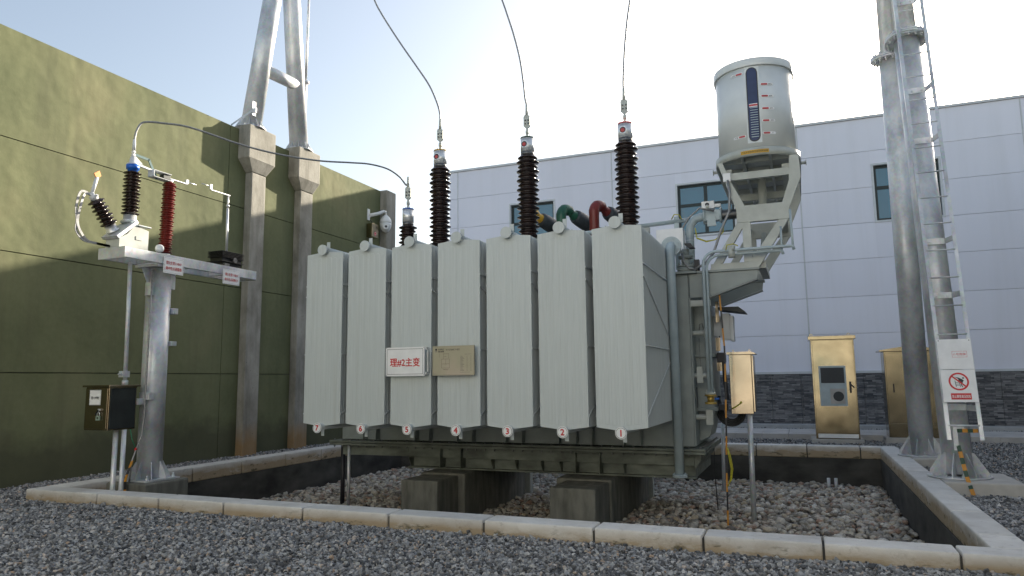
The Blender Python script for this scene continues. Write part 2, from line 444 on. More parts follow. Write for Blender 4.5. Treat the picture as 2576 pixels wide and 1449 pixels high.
    def build(s, name, mats, parent=None, org=None, bev=0, label=None, recalc=True):
        if not isinstance(mats, (list, tuple)): mats = [mats]
        if parent is not None: o3 = ORG[parent.name]
        elif org is not None: o3 = V(*org)
        else:
            a = np.array(s.v); o3 = V((a[:, 0].min()+a[:, 0].max())/2, (a[:, 1].min()+a[:, 1].max())/2, a[:, 2].min())
        me = bpy.data.meshes.new(name)
        me.from_pydata([tuple(np.array(p)-o3) for p in s.v], [], s.f)
        for k in mats: me.materials.append(M[k])
        me.polygons.foreach_set('material_index', s.m)
        me.polygons.foreach_set('use_smooth', s.s)
        me.update()
        o = bpy.data.objects.new(name, me); COL.objects.link(o)
        if parent is not None: o.parent = parent
        else: o.location = o3
        ORG[o.name] = o3
        if bev:
            b = o.modifiers.new('bevel', 'BEVEL'); b.width = bev; b.segments = 2; b.limit_method = 'ANGLE'; b.angle_limit = R(40)
        if label: o['label'] = label
        return o

def tag(o, label=None, cat=None, group=None, kind=None):
    if label: o['label'] = label
    if cat: o['category'] = cat
    if group: o['group'] = group
    if kind: o['kind'] = kind
    return o
def empty(name, loc, label, cat, group=None):
    o = bpy.data.objects.new(name, None); COL.objects.link(o)
    o.location = loc; o.empty_display_size = 0.2; ORG[o.name] = V(*loc)
    return tag(o, label, cat, group)
def copy_tree(o, parent=None, shift=(0, 0, 0)):
    c = o.copy(); COL.objects.link(c)
    if parent is not None: c.parent = parent
    c.location = Vector(o.location)+Vector(shift)
    ORG[c.name] = ORG[o.name]+V(*shift)
    for ch in [x for x in o.children]: copy_tree(ch, c)
    return c

def sheds(z0, z1, n, rc, r1, r2):
    """profile of a ribbed insulator, (radius, t) from z0 to z1"""
    p = [(rc, z0)]; d = (z1-z0)/n
    for i in range(n):
        b = z0+i*d; r = r1 if i % 2 == 0 else r2
        p += [(rc, b+d*0.15), (r*0.97, b+d*0.36), (r, b+d*0.44), (r*0.97, b+d*0.52), (rc+0.008, b+d*0.80)]
    p.append((rc, z1)); return p

# ================================================================== SETTING
HC = 1.4
PX0, PX1, PY0, PY1 = -8.72, 1.22, 6.42, 14.62      # inside of the pit
KX0, KX1, KY0, KY1 = -9.02, 1.50, 6.14, 14.92      # outside of the coping
KT = 0.135
PITZ = -0.60
def sheet_with_hole(name, mat, z, X0, X1, Y0, Y1, hx0, hx1, hy0, hy1):
    b = MB()
    b.add([(X0, Y0, z), (X1, Y0, z), (X1, Y1, z), (X0, Y1, z), (hx0, hy0, z), (hx1, hy0, z), (hx1, hy1, z), (hx0, hy1, z)],
          [(0, 1, 5, 4), (1, 2, 6, 5), (2, 3, 7, 6), (3, 0, 4, 7)])
    return b.build(name, mat, org=(0, 0, 0))
g = sheet_with_hole('ground', 'gravel_ground', -0.035, -90, 90, -90, 120, KX0+0.08, KX1-0.08, KY0+0.08, KY1-0.08)
tag(g, 'dark blue grey gravel yard', kind='structure')
b = MB().add([(PX0-.1, PY0-.1, PITZ), (PX1+.1, PY0-.1, PITZ), (PX1+.1, PY1+.1, PITZ), (PX0-.1, PY1+.1, PITZ)], [(0, 1, 2, 3)])
tag(b.build('pit_floor', 'pit_ground', org=(0, 0, 0)), 'bed of the oil pit under the pebbles', kind='structure')

# walkway of tiles and apron by the white building
b = MB()
x = -11.0
while x < 12:
    b.box(x, x+0.585, 17.85, 18.75, -0.05, 0.115); b.box(x, x+0.585, 18.755, 19.65, -0.05, 0.115); x += 0.59
tag(b.build('walkway', 'tile', org=(0, 18, 0), bev=0.006), 'pale tiled path before the white building', kind='structure')
b = MB(); b.box(-11.4, 14, 21.45, 21.98, -0.05, 0.10)
tag(b.build('apron', 'apron', org=(0, 21, 0)), 'pale concrete strip at the foot of the white building', kind='structure')

# ---------------- pit wall with coping stones
pit = empty('pit_wall', (-3.75, 6.2, 0), 'low pit wall of pale coping stones round the transformer pebbles', 'low wall')
cuts = [-7.78, -6.8, -5.86, -4.82, -3.8, -2.79, -1.75, -0.83, 0.07, 0.98]
def coping(x0, x1, y0, y1):
    MB().box(x0, x1, y0, y1, -0.08, KT).build('coping_stone', 'kerb', pit, bev=0.014)
gap = 0.018
xs = [KX0]+cuts+[KX1]
for a, c in zip(xs[:-1], xs[1:]): coping(a+gap/2, c-gap/2, KY0, PY0)
ys = [PY0, 6.92, 8.01, 9.04, 10.18, 11.15, 12.12, 12.96, 13.94, PY1]
for a, c in zip(ys[:-1], ys[1:]): coping(PX1, KX1, a+gap/2, c-gap/2)
ys = [PY0, 7.25, 8.49, 9.53, 10.61, 11.65, 12.7, 13.7, PY1]
for a, c in zip(ys[:-1], ys[1:]): coping(KX0, PX0, a+gap/2, c-gap/2)
xs = [KX0, -8.0, -7.0, -6.0, -5.0, -4.0, -3.0, -1.85, -0.91, -0.01, 0.89, KX1]
for a, c in zip(xs[:-1], xs[1:]): coping(a+gap/2, c-gap/2, PY1, KY1)
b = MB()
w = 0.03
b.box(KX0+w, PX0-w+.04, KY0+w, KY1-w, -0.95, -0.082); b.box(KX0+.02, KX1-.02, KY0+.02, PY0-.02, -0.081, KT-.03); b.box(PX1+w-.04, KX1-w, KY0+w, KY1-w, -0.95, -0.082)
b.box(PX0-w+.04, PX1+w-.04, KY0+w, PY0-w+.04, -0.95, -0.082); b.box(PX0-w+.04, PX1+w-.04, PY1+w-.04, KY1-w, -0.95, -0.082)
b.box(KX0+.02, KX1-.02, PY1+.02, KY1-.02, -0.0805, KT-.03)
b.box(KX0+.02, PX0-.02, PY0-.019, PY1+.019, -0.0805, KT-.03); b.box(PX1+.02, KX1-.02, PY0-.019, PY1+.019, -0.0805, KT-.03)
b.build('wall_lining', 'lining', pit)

# ---------------- stones
def base_icos(k):
    import bmesh
    bm = bmesh.new(); bmesh.ops.create_icosphere(bm, subdivisions=k, radius=1)
    bm.verts.ensure_lookup_table()
    v = np.array([tuple(x.co) for x in bm.verts]); f = np.array([[q.index for q in x.verts] for x in bm.faces]); bm.free()
    return v, f
RW = np.array([tuple(rr), tuple(uu), tuple(fw)])
def visible(P, mx=0.6, my=0.3):
    q = (P-np.array(CAMP)) @ RW.T
    fl = 1790.42
    x = q[:, 0]/q[:, 2]*fl/1288; y = q[:, 1]/q[:, 2]*fl/724.5
    return (q[:, 2] > 0.3) & (abs(x) < 1+mx) & (abs(y) < 1+my)
def stones(name, P, size, mat, level, smooth, flatz, jitter, seed, label, cat):
    rg = np.random.default_rng(seed)
    bv, bf = base_icos(level); nv, nf = len(bv), len(bf); N = len(P)
    kinds = 14
    shapes = []
    for k in range(kinds):
        s = bv*(1+rg.normal(0, jitter, (nv, 1))) if jitter > 0.1 else bv*(1+jitter*np.sin(bv@rg.normal(0, 1.6, 3)+rg.uniform(0, 6))[:, None])
        if jitter > 0.1: s = s+rg.normal(0, jitter*0.35, (nv, 3))
        s = s*np.array([1, rg.uniform(.65, .95), rg.uniform(.6, .9)*flatz]); shapes.append(s if jitter > 0.1 else s*np.array([1.12, 1, 1]))
    shapes = np.array(shapes)[rg.integers(0, kinds, N)]
    sc = size*np.exp(rg.normal(0, 0.25, N))
    a = rg.uniform(0, 2*np.pi, N); t = rg.normal(0, 0.55 if jitter > 0.1 else 0.32, N); t2 = rg.normal(0, 0.55 if jitter > 0.1 else 0.32, N)
    ca, sa, ct, st, c2, s2 = np.cos(a), np.sin(a), np.cos(t), np.sin(t), np.cos(t2), np.sin(t2)
    Rz = np.zeros((N, 3, 3)); Rz[:, 0, 0] = ca; Rz[:, 0, 1] = -sa; Rz[:, 1, 0] = sa; Rz[:, 1, 1] = ca; Rz[:, 2, 2] = 1
    Rx = np.zeros((N, 3, 3)); Rx[:, 0, 0] = 1; Rx[:, 1, 1] = ct; Rx[:, 1, 2] = -st; Rx[:, 2, 1] = st; Rx[:, 2, 2] = ct
    Ry = np.zeros((N, 3, 3)); Ry[:, 1, 1] = 1; Ry[:, 0, 0] = c2; Ry[:, 0, 2] = s2; Ry[:, 2, 0] = -s2; Ry[:, 2, 2] = c2
    Q = Rz @ Rx @ Ry
    vv = np.einsum('nij,nkj->nki', Q, shapes)*sc[:, None, None]+P[:, None, :]
    ff = bf[None]+(np.arange(N)*nv)[:, None, None]
    me = bpy.data.meshes.new(name)
    me.vertices.add(N*nv); me.vertices.foreach_set('co', vv.reshape(-1).astype(np.float32))
    me.loops.add(N*nf*3); me.loops.foreach_set('vertex_index', ff.reshape(-1).astype(np.int32))
    me.polygons.add(N*nf); me.polygons.foreach_set('loop_start', np.arange(0, N*nf*3, 3, dtype=np.int32))
    me.polygons.foreach_set('loop_total', np.full(N*nf, 3, dtype=np.int32))
    me.polygons.foreach_set('use_smooth', np.full(N*nf, smooth))
    me.materials.append(M[mat]); me.update(calc_edges=True)
    o = bpy.data.objects.new(name, me); COL.objects.link(o)
    tag(o, label, cat, kind='stuff'); return o

rg = np.random.default_rng(3)
def lumps(P, amp):
    return amp*(np.sin(P[:, 0]*3.1+P[:, 1]*1.7)+np.sin(P[:, 0]*-1.9+P[:, 1]*4.3+1)+0.6*np.sin(P[:, 0]*9+P[:, 1]*7))/2.6
def scatter(x0, x1, y0, y1, dens, z, amp=0.006, zj=0.008):
    n = int((x1-x0)*(y1-y0)*dens)
    P = np.stack([rg.uniform(x0, x1, n), rg.uniform(y0, y1, n), np.full(n, z)], 1)
    P[:, 2] += lumps(P, amp)+rg.normal(0, zj, n)
    return P[visible(P)]
parts = [scatter(-13, 4.0, 3.2, KY0-0.01, 3300, -0.012, 0.010, 0.010),
         scatter(KX1+0.02, 4.6, 6.14, 9.5, 2200, -0.008, 0.010), scatter(KX1+0.02, 5.2, 9.5, 13, 1300, -0.008, 0.010),
         scatter(KX1+0.02, 7.5, 13, 17.8, 700, -0.008, 0.010), scatter(-9.5, 9, 19.68, 21.43, 500, 0.0), scatter(-10, 1.5, KY1+0.02, 17.8, 400, -0.005),
         scatter(-10.33, KX0-0.02, 6.14, 10, 1800, 0.005, 0.015), scatter(-10.33, KX0-0.02, 10, 16, 900, 0.0)]
P = np.concatenate(parts)
# keep the stones off the pads, cabinets and column bases
def outside(P, x0, x1, y0, y1): return ~((P[:, 0] > x0) & (P[:, 0] < x1) & (P[:, 1] > y0) & (P[:, 1] < y1))
for r in ((1.50, 2.36, 10.05, 11.12), (1.50, 2.36, 12.72, 13.74), (0.10, 1.13, 16.95, 17.85), (1.56, 2.75, 17.2, 18.0)): P = P[outside(P, *r)]
# a little heap of stones against the front kerb
n = 3000
H = np.stack([rg.uniform(-10, 2.6, n), KY0-0.012-np.abs(rg.normal(0, 0.10, n)), np.zeros(n)], 1)
hh = 0.008+0.012*np.sin(H[:, 0]*2.3)+0.008*np.sin(H[:, 0]*7.1)
H[:, 2] = hh*np.clip(1-(KY0-H[:, 1])/0.33, 0, 1)+rg.normal(0, 0.005, n)-0.006
P = np.concatenate([P, H[visible(H)]])
bv0, bf0 = None, None
def base_icos0():
    t = (1+5**.5)/2
    v = np.array([(-1, t, 0), (1, t, 0), (-1, -t, 0), (1, -t, 0), (0, -1, t), (0, 1, t), (0, -1, -t), (0, 1, -t), (t, 0, -1), (t, 0, 1), (-t, 0, -1), (-t, 0, 1)])
    v = v/np.linalg.norm(v[0])
    f = np.array([(0, 11, 5), (0, 5, 1), (0, 1, 7), (0, 7, 10), (0, 10, 11), (1, 5, 9), (5, 11, 4), (11, 10, 2), (10, 7, 6), (7, 1, 8),
                  (3, 9, 4), (3, 4, 2), (3, 2, 6), (3, 6, 8), (3, 8, 9), (4, 9, 5), (2, 4, 11), (6, 2, 10), (8, 6, 7), (9, 8, 1)])
    return v, f
_bi = base_icos
def base_icos(k): return base_icos0() if k == 0 else _bi(k-0)
stones('gravel', P, 0.0158, 'gravel', 0, False, 0.85, 0.27, 11, 'dark blue grey crushed stone spread over the yard', 'gravel')

def pitz(P):
    return PITZ+0.045
n = int((PX1-PX0)*(PY1-PY0)*235)
P = np.stack([rg.uniform(PX0+.03, PX1-.03, n), rg.uniform(PY0+.03, PY1-.03, n), np.full(n, PITZ+0.03)], 1)
P[:, 2] += lumps(P, 0.022)+rg.uniform(-0.022, 0.028, n)
# pebbles heaped beside the right block and in the far left corner
P[:, 2] += 0.10*np.exp(-((P[:, 0]+1.9)/0.55)**2)*np.clip((P[:, 1]-8.2)/1.5, 0, 1)*np.clip((12.6-P[:, 1])/1.5, 0, 1)
P = P[visible(P, 0.12, 0.1)]
for r in ((-3.22, -2.41, 8.73, 11.87), (-5.32, -4.56, 8.78, 11.87), (-8.58, -7.83, 6.86, 7.6)): P = P[outside(P, *r)]
stones('pebbles', P, 0.046, 'pebble', 1, True, 0.75, 0.05, 5, 'rounded brown and grey river pebbles filling the oil pit', 'pebbles')

# ================================================================== GREEN WALL
wall = empty('boundary_wall', (-10.5, 6, 0), 'tall green rendered wall along the left side with grooved joints', 'wall')
b = MB(); WX = -10.35
zr = [-0.3, 1.59, 3.30, 4.935, 6.55]; yr = [-8.0, 0.4, 10.64, 16.15]; gj = 0.014
for z0, z1 in zip(zr[:-1], zr[1:]):
    for y0, y1 in zip(yr[:-1], yr[1:]):
        b.box(WX-0.06, WX, y0+gj/2, y1-gj/2, z0+gj/2, z1-(gj/2 if z1 < 6 else 0))
b.build('render_panels', 'stucco', wall)
MB().box(WX-0.26, WX-0.0605, -8, 16.15, -0.3, 6.545).build('core', 'lining', wall)
b = MB(); b.box(-10.62, -10.14, 16.152, 16.62, -0.3, 6.57)
tag(b.build('end_pillar', 'column', bev=0.03), 'grey concrete end pillar closing the far end of the green wall', 'pillar')

def column(y0, y1, hy0, hy1, label):
    r = empty('concrete_column', (-10.3, (y0+y1)/2, 0), label, 'column', 'concrete columns on the green wall')
    b = MB(); xs_, xh = -10.17, -10.06
    b.box(WX+0.002, xs_, y0, y1, -0.3, 5.68); b.build('shaft', 'column', r, bev=0.018)
    b = MB()
    zs = [5.682, 5.93, 6.62]
    rect = [(xs_, y0, y1), (xh, hy0, hy1), (xh, hy0, hy1)]
    vs = []
    for (xx, ya, yb), z in zip(rect, zs): vs += [(-10.66, ya, z), (xx, ya, z), (xx, yb, z), (-10.66, yb, z)]
    vs2 = [(x if x > -10.6 else WX+0.002, y, z) for (x, y, z) in vs]
    fs = []
    for j in (0, 1):
        for i in range(4): fs.append((4*j+i, 4*j+(i+1) % 4, 4*j+4+(i+1) % 4, 4*j+4+i))
    fs += [(3, 2, 1, 0), (8, 9, 10, 11)]
    b.add(vs2, fs)
    b.box(-10.66, WX+0.0015, hy0+0.002, hy1-0.002, 6.552, 6.618)
    b.build('capital', 'column', r, bev=0.018)
    return r
column(11.09, 11.50, 10.86, 11.64, 'nearer concrete column on the green wall carrying the left steel leg')
column(12.62, 13.05, 12.39, 13.15, 'farther concrete column on the green wall beside the lightning rod')

# A frame above the columns
af = empty('gantry_frame', (-10.33, 11.9, 6.62), 'tall galvanised A shaped pipe frame standing on the green wall columns', 'gantry')
def foot(b, c, r, plate, z, n=8, gh=0.2, spread=0.14):
    b.cyl((c[0], c[1], z), (c[0], c[1], z+0.02), plate, n=28)
    for i in range(n):
        a = 2*math.pi*(i+.5)/n; d = V(math.cos(a), math.sin(a), 0); q = V(-d[1], d[0], 0)*0.005
        o = V(c[0], c[1], z+0.02)
        pts = [o+d*(r*0.9), o+d*(plate-0.015), o+d*(plate-0.03)+V(0, 0, 0.05), o+d*(r+0.01)+V(0, 0, gh), o+d*(r*0.9)+V(0, 0, gh)]
        b.add([p-q for p in pts]+[p+q for p in pts], [(0, 1, 2, 3, 4), (9, 8, 7, 6, 5)]+[(k, k+5, (k+1) % 5+5, (k+1) % 5) for k in range(5)])
        a2 = a+math.pi/n; d2 = V(math.cos(a2), math.sin(a2), 0)
        b.nut(o+d2*(plate*0.5+r*0.5), (0, 0, 1), 0.022, 0.022)
for (y0, y1, zt) in ((11.17, 12.02, 11.8), (12.72, 12.05, 12.4)):
    dy = (y1-y0)/(zt-6.62)
    b = MB(); b.cyl((-10.33, y0, 6.63), (-10.33, y1+0.0, zt), 0.205, 0.185, 28)
    b.build('leg', 'galv', af)
    b = MB(); foot(b, (-10.33, y0), 0.2, 0.31, 6.622, 10, 0.17); b.build('foot_plate', 'galv', af)
b = MB(); b.cyl((-10.28, 11.50, 8.05), (-10.28, 12.62, 8.12), 0.13, n=24); b.build('brace', 'galv', af)
b = MB(); b.bar((-10.13, 11.02, 6.98), (-10.33, 10.64, 6.555), 0.03, 0.03); b.box(-10.13, -10.12, 10.98, 11.08, 6.85, 7.15); b.box(-10.14, -10.05, 11.0, 11.03, 6.9, 7.0)
b.build('stay', 'galv', af)
lr = empty('lightning_rod', (-10.2, 12.72, 6.62), 'thin galvanised lightning rod beside the gantry legs over the wall', 'lightning rod')
b = MB(); b.cyl((-10.2, 12.70, 6.63), (-10.2, 12.72, 8.25), 0.045, 0.04, 12); b.build('lower_tube', 'galv', lr)
b = MB(); b.cyl((-10.2, 12.72, 8.25), (-10.2, 12.76, 10.5), 0.032, 0.026, 12); b.cyl((-10.2, 12.76, 10.5), (-10.2, 12.77, 11.3), 0.012, 0.004, 8); b.build('upper_tube', 'galv', lr)
b = MB(); b.lathe([(0.05, -.04), (0.085, -.02), (0.085, .02), (0.05, .04)], (-10.2, 12.72, 8.25), (0, 0, 1), 16); b.build('joint_flange', 'galv', lr)

# unseen wall added off the right edge to block low sky light
ew = empty('sky_block_wall', (8.2, 6, 0), 'unseen tall green wall added beyond the right edge to block sky light', 'wall')
MB().box(8.0, 8.25, -6, 20, -0.3, 7.0).build('wall', 'stucco', ew)
MB().box(7.95, 8.3, -6.05, 20.05, 7.002, 7.08).build('coping', 'pad', ew)

# camera and alarm box at the end of the wall
r = empty('security_camera', (-10.2, 15.6, 5.6), 'white dome security camera on a bracket by the green wall end pillar', 'camera')
b = MB(); b.box(WX+0.001, WX+0.03, 15.52, 15.62, 5.62, 5.92); b.build('wall_plate', 'camwhite', r, bev=0.006)
b = MB(); b.tube([(-10.32, 15.6, 5.75), (-10.2, 15.85, 5.85), (-10.15, 16.0, 5.93), (-10.14, 16.08, 5.94), (-10.14, 16.1, 5.86)], [0.05, 0.045, 0.04, 0.038, 0.036], 12); b.build('bracket_arm', 'camwhite', r)
b = MB(); c = (-10.14, 16.1, 5.36)
b.lathe([(0.03, .50), (0.06, .47), (0.11, .42), (0.145, .36), (0.16, .29), (0.158, .27)], c, (0, 0, 1), 24)
b.lathe([(0.155, .265), (0.152, .2), (0.13, .12), (0.08, .05), (0.02, .02)], c, (0, 0, 1), 24, 0)
b.cyl((-10.06, 15.97, 5.50), (-10.03, 15.94, 5.50), 0.075, n=20, mat=0); b.cyl((-10.035, 15.945, 5.50), (-10.02, 15.93, 5.50), 0.032, n=16, mat=1)
b.build('dome', ['camwhite', 'ink'], r)
r = empty('alarm_box', (-10.3, 15.6, 5.2), 'small grey alarm box with red button on the green wall below the camera', 'alarm box')
b = MB(); b.box(WX+0.001, -10.17, 15.50, 15.80, 5.16, 5.52); b.build('housing', 'stainless', r, bev=0.006)
b = MB(); fn = lambda u, v: (-10.168, 15.65+u, 5.34+v); b.discf(0, -0.08, 0.055, fn, 0); b.ringf(0, -.08, 0.03, 0.04, lambda u, v: (-10.166, 15.65+u, 5.34+v), 1); b.build('button', ['redink', 'white'], r)
b = MB(); b.tube([(-10.3, 15.6, 5.62), (-10.27, 15.63, 5.58), (-10.26, 15.66, 5.52)], 0.012, 6); b.build('lead', 'black', r)

# ================================================================== WHITE BUILDING
bd = empty('control_building', (0, 22, 0), 'long white panelled building with dark stone base behind the transformer', 'building')
BY = 22.0; BX0, BX1 = -11.25, 13.0
wins = [(-8.90, -7.36, 5.72, 7.33), (-3.29, -1.62, 5.78, 7.37), (2.19, 3.80, 5.74, 7.33)]
def sub(rects, h):
    out = []
    for (a, c, d, e) in rects:
        ha, hc_, hd, he = h
        if hc_ <= a or ha >= c or he <= d or hd >= e: out.append((a, c, d, e)); continue
        if ha > a: out.append((a, ha, d, e))
        if hc_ < c: out.append((hc_, c, d, e))
        if hd > d: out.append((max(a, ha), min(c, hc_), d, hd))
        if he < e: out.append((max(a, ha), min(c, hc_), he, e))
    return out
zsm = [1.56, 2.60, 3.635, 4.69, 5.705, 6.72, 7.77, 8.74]
xsm = [BX0, -10.91, -5.36, 0.24, 5.8, 11.4, BX1]
b = MB(); g2 = 0.010
for x0, x1 in zip(xsm[:-1], xsm[1:]):
    for z0, z1 in zip(zsm[:-1], zsm[1:]):
        rs = [(x0+g2+0.008, x1-g2-0.008, z0+g2/2, z1-g2/2)]
        for (wa, wb, wc, wd) in wins: rs = sub(rs, (wa-0.06, wb+0.06, wc-0.06, wd+0.06))
        for (a, c, d, e) in rs: b.box(a, c, BY, BY+0.05, d, e)
b.build('cladding_panels', 'panel', bd)
b = MB()
rs = [(BX0, BX1, 0.0, 8.74)]
for (wa, wb, wc, wd) in wins: rs = sub(rs, (wa-0.02, wb+0.02, wc-0.02, wd+0.02))
for (a, c, d, e) in rs: b.box(a, c, BY+0.051, BY+0.3, d, e)
b.box(BX0, BX0+0.25, BY+0.301, BY+11, 0, 8.74); b.box(BX1-0.25, BX1, BY+0.301, BY+11, 0, 8.74); b.box(BX0, BX1, BY+11.001, BY+11.25, 0, 8.74)
b.build('wall', 'capmetal', bd)
b = MB(); b.box(BX0+0.01, BX1-0.01, BY+0.302, BY+10.99, 8.40, 8.55); b.build('roof', 'capmetal', bd)
b = MB(); b.box(BX0-0.03, BX1+0.05, BY-0.05, BY+0.34, 8.742, 8.81); b.build('parapet_cap', 'trim', bd)
for xx in xsm[1:-1]: MB().box(xx-0.014, xx+0.014, BY-0.008, BY+0.02, 1.566, 8.735).build('seam_strip', 'trim', bd)
b = MB(); b.box(BX0, BX1, BY-0.045, BY+0.05, 1.50, 1.565); b.build('drip_rail', 'trim', bd)
b = MB()
xx = BX0
while xx < BX1-0.1:
    b.box(xx+0.003, min(xx+0.797, BX1)-0.003, BY-0.03, BY+0.05, 0.0, 0.795); b.box(xx+0.003, min(xx+0.797, BX1)-0.003, BY-0.03, BY+0.05, 0.801, 1.497); xx += 0.8
b.build('stone_plinth', 'ledge', bd)
for (wa, wb, wc, wd) in wins:
    b = MB()
    t = 0.058
    b.box(wa-t, wb+t, BY-0.02, BY+0.12, wd, wd+t); b.box(wa-t, wb+t, BY-0.02, BY+0.12, wc-t, wc)
    b.box(wa-t, wa, BY-0.02, BY+0.12, wc, wd); b.box(wb, wb+t, BY-0.02, BY+0.12, wc, wd)
    f = b.build('window', 'trim', bd, bev=0.004)
    b = MB(); fy0, fy1 = BY+0.10, BY+0.16; q = 0.07; mid = (wa+wb)/2; zt = wc+(wd-wc)*0.60
    b.box(wa, wb, fy0, fy1, wc, wc+q); b.box(wa, wb, fy0, fy1, wd-q, wd)
    b.box(wa, wa+q, fy0, fy1, wc+q, wd-q); b.box(wb-q, wb, fy0, fy1, wc+q, wd-q)
    b.box(mid-0.05, mid+0.05, fy0-0.004, fy1, wc+q, wd-q)
    b.box(wa+q, mid-0.05, fy0-.002, fy1, zt-0.045, zt+0.045); b.box(mid+0.05, wb-q, fy0-.002, fy1, zt-0.045, zt+0.045)
    b.build('frame', 'windowframe', f)
    for (a, c) in ((wa+q, mid-0.05), (mid+0.05, wb-q)):
        for (d, e) in ((wc+q, zt-0.045), (zt+0.045, wd-q)):
            MB().box(a-.01, c+.01, BY+0.125, BY+0.135, d-.01, e+.01).build('pane', 'glass', f)

# unseen pale building added to bounce sun on shaded fronts; shows in steel doors
ob = empty('bounce_building', (0, -8, 0), 'unseen pale building added behind the viewer to bounce sun on the transformer', 'building')
b = MB()
wr = [(-16 + 4.0*i, -14.4 + 4.0*i, z, z+1.6) for i in range(8) for z in (1.2, 4.6)]
rs = [(-18, 18, -0.2, 9.2)]
for h_ in wr: rs = sub(rs, h_)
for (a, c, d, e) in rs: b.box(a, c, -8.3, -8.0, d, e)
b.build('wall', 'bouncewall', ob)
for (a, c, d, e) in wr: MB().box(a-.01, c+.01, -8.2, -8.15, d-.01, e+.01).build('window', 'glass', ob)
b = MB(); b.box(-18.1, 18.1, -16, -7.9, 9.201, 9.4); b.build('roof', 'capmetal', ob)

# ================================================================== OUTDOOR CABINETS
r = empty('equipment_cabinet', (0.63, 17.4, 0), 'stainless steel cabinet with an air conditioner in its door before the stone band', 'cabinet', 'steel cabinets by the white building')
b = MB(); b.box(0.10, 1.13, 16.96, 17.84, -0.1, 0.075); b.build('plinth', 'pad', r, bev=0.01)
b = MB(); b.box(0.195, 1.06, 17.052, 17.75, 0.077, 2.215); b.build('body', 'stainless', r, bev=0.006)
b = MB(); b.prism_x([(16.99, 2.217), (17.82, 2.217), (17.82, 2.24), (17.4, 2.33), (16.99, 2.29)], 0.15, 1.10)
for xx in (0.22, 0.98): b.ringf(xx, 2.33, 0.022, 0.032, lambda u, v: (u, 17.3, v), 0, 14)
b.build('roof', 'stainless', r, bev=0.004)
b = MB(); b.box(0.225, 1.04, 17.03, 17.05, 0.20, 2.20); d = b.build('door', 'stainless', r, bev=0.005)
b = MB(); b.box(0.24, 1.03, 17.032, 17.05, 0.10, 0.185); b.build('kick_plate', 'white', r)
b = MB(); b.box(0.915, 0.955, 17.005, 17.03, 1.06, 1.30); b.bar((0.935, 16.995, 1.25), (1.01, 16.985, 1.17), 0.02, 0.025); b.build('handle', 'ink', d, bev=0.004)
b = MB(); b.box(0.325, 0.86, 16.985, 17.03, 0.78, 1.64, 0); b.box(0.36, 0.825, 16.982, 16.9855, 1.27, 1.60, 1); b.box(0.36, 0.825, 16.982, 16.9855, 0.815, 1.17, 0)
b.box(0.37, 0.52, 16.979, 16.983, 0.83, 1.15, 0); b.box(0.53, 0.815, 16.979, 16.983, 0.83, 1.15, 2)
b.ringf(0.69, 0.985, 0.0, 0.105, lambda u, v: (u, 16.977, v), 1, 28)
b.build('air_conditioner', ['paint_blue', 'dkgrey', 'pad'], d, bev=0.003)
r = empty('equipment_cabinet', (2.15, 17.6, 0), 'wide stainless steel cabinet standing behind the two galvanised pipe legs', 'cabinet', 'steel cabinets by the white building')
b = MB(); b.box(1.56, 2.75, 17.22, 18.0, -0.1, 0.11); b.build('plinth', 'pad', r, bev=0.01)
b = MB(); b.box(1.64, 2.66, 17.33, 17.95, 0.112, 1.93); b.build('body', 'stainless', r, bev=0.006)
b = MB(); b.prism_y([(1.55, 1.932), (2.75, 1.932), (2.75, 1.96), (2.15, 2.05), (1.55, 1.96)], 17.24, 18.0); b.build('roof', 'stainless', r, bev=0.004)
b = MB(); b.box(1.665, 2.15, 17.31, 17.33, 0.42, 1.90); d = b.build('door', 'stainless', r, bev=0.005)
b = MB(); b.box(1.775, 1.80, 17.29, 17.31, 1.06, 1.24); b.build('handle', 'ink', d)
b = MB(); b.box(2.155, 2.64, 17.31, 17.33, 0.42, 1.90); b.build('door', 'stainless', r, bev=0.005)
b = MB(); b.box(1.665, 2.64, 17.31, 17.33, 0.13, 0.41); b.build('kick_plate', 'stainless', r, bev=0.004)

# ================================================================== RIGHT PIPE FRAME
def slab(x0, x1, y0, y1, z, label):
    b = MB(); b.box(x0, x1, y0, y1, -0.3, z)
    return tag(b.build('concrete_pad', 'pad', bev=0.02), label, 'concrete pad', 'concrete pads under the pipe legs')
slab(1.504, 2.33, 10.07, 11.10, 0.14, 'pale concrete pad under the nearer right pipe leg with ladder')
slab(1.504, 2.33, 12.74, 13.72, 0.14, 'pale concrete pad under the farther right pipe leg')
gf = empty('gantry_frame', (1.74, 11.9, 0.14), 'pair of thick galvanised pipe legs leaning together at the right', 'gantry')
def lerp(a, c, t): return V(*a)+(V(*c)-V(*a))*t
A0, A1 = (1.75, 10.60, 0.16), (1.75, 11.85, 7.14)
B0, B1 = (1.70, 13.25, 0.16), (1.62, 12.45, 7.6)
def legpart(A, Bp, zf, r0):
    A = V(*A); Bp = V(*Bp); d = (Bp-A)/(Bp[2]-A[2])
    at = lambda z: A+d*(z-A[2])
    b = MB(); b.cyl(at(0.16), at(zf), r0, r0, 32); b.cyl(at(zf+0.001), at(11), r0*0.86, r0*0.8, 32); b.build('leg', 'galv', gf)
    b = MB(); ax = unit(d)
    b.cyl(at(zf)-ax*0.03, at(zf)-ax*0.002, r0*1.72, n=32); b.cyl(at(zf)+ax*0.002, at(zf)+ax*0.03, r0*1.72, n=32)
    u, w_, a_ = frame(ax)
    for i in range(16):
        t = 2*math.pi*i/16; q = at(zf)+(u*math.cos(t)+w_*math.sin(t))*r0*1.45
        b.nut(q+ax*0.03, ax, 0.022, 0.028); b.nut(q-ax*0.03, -ax, 0.022, 0.022)
    b.build('joint_flange', 'galv', gf)
    b = MB(); foot(b, (A[0], A[1]), r0*0.98, 0.355, 0.141, 8, 0.28); b.build('foot_plate', 'galv', gf)
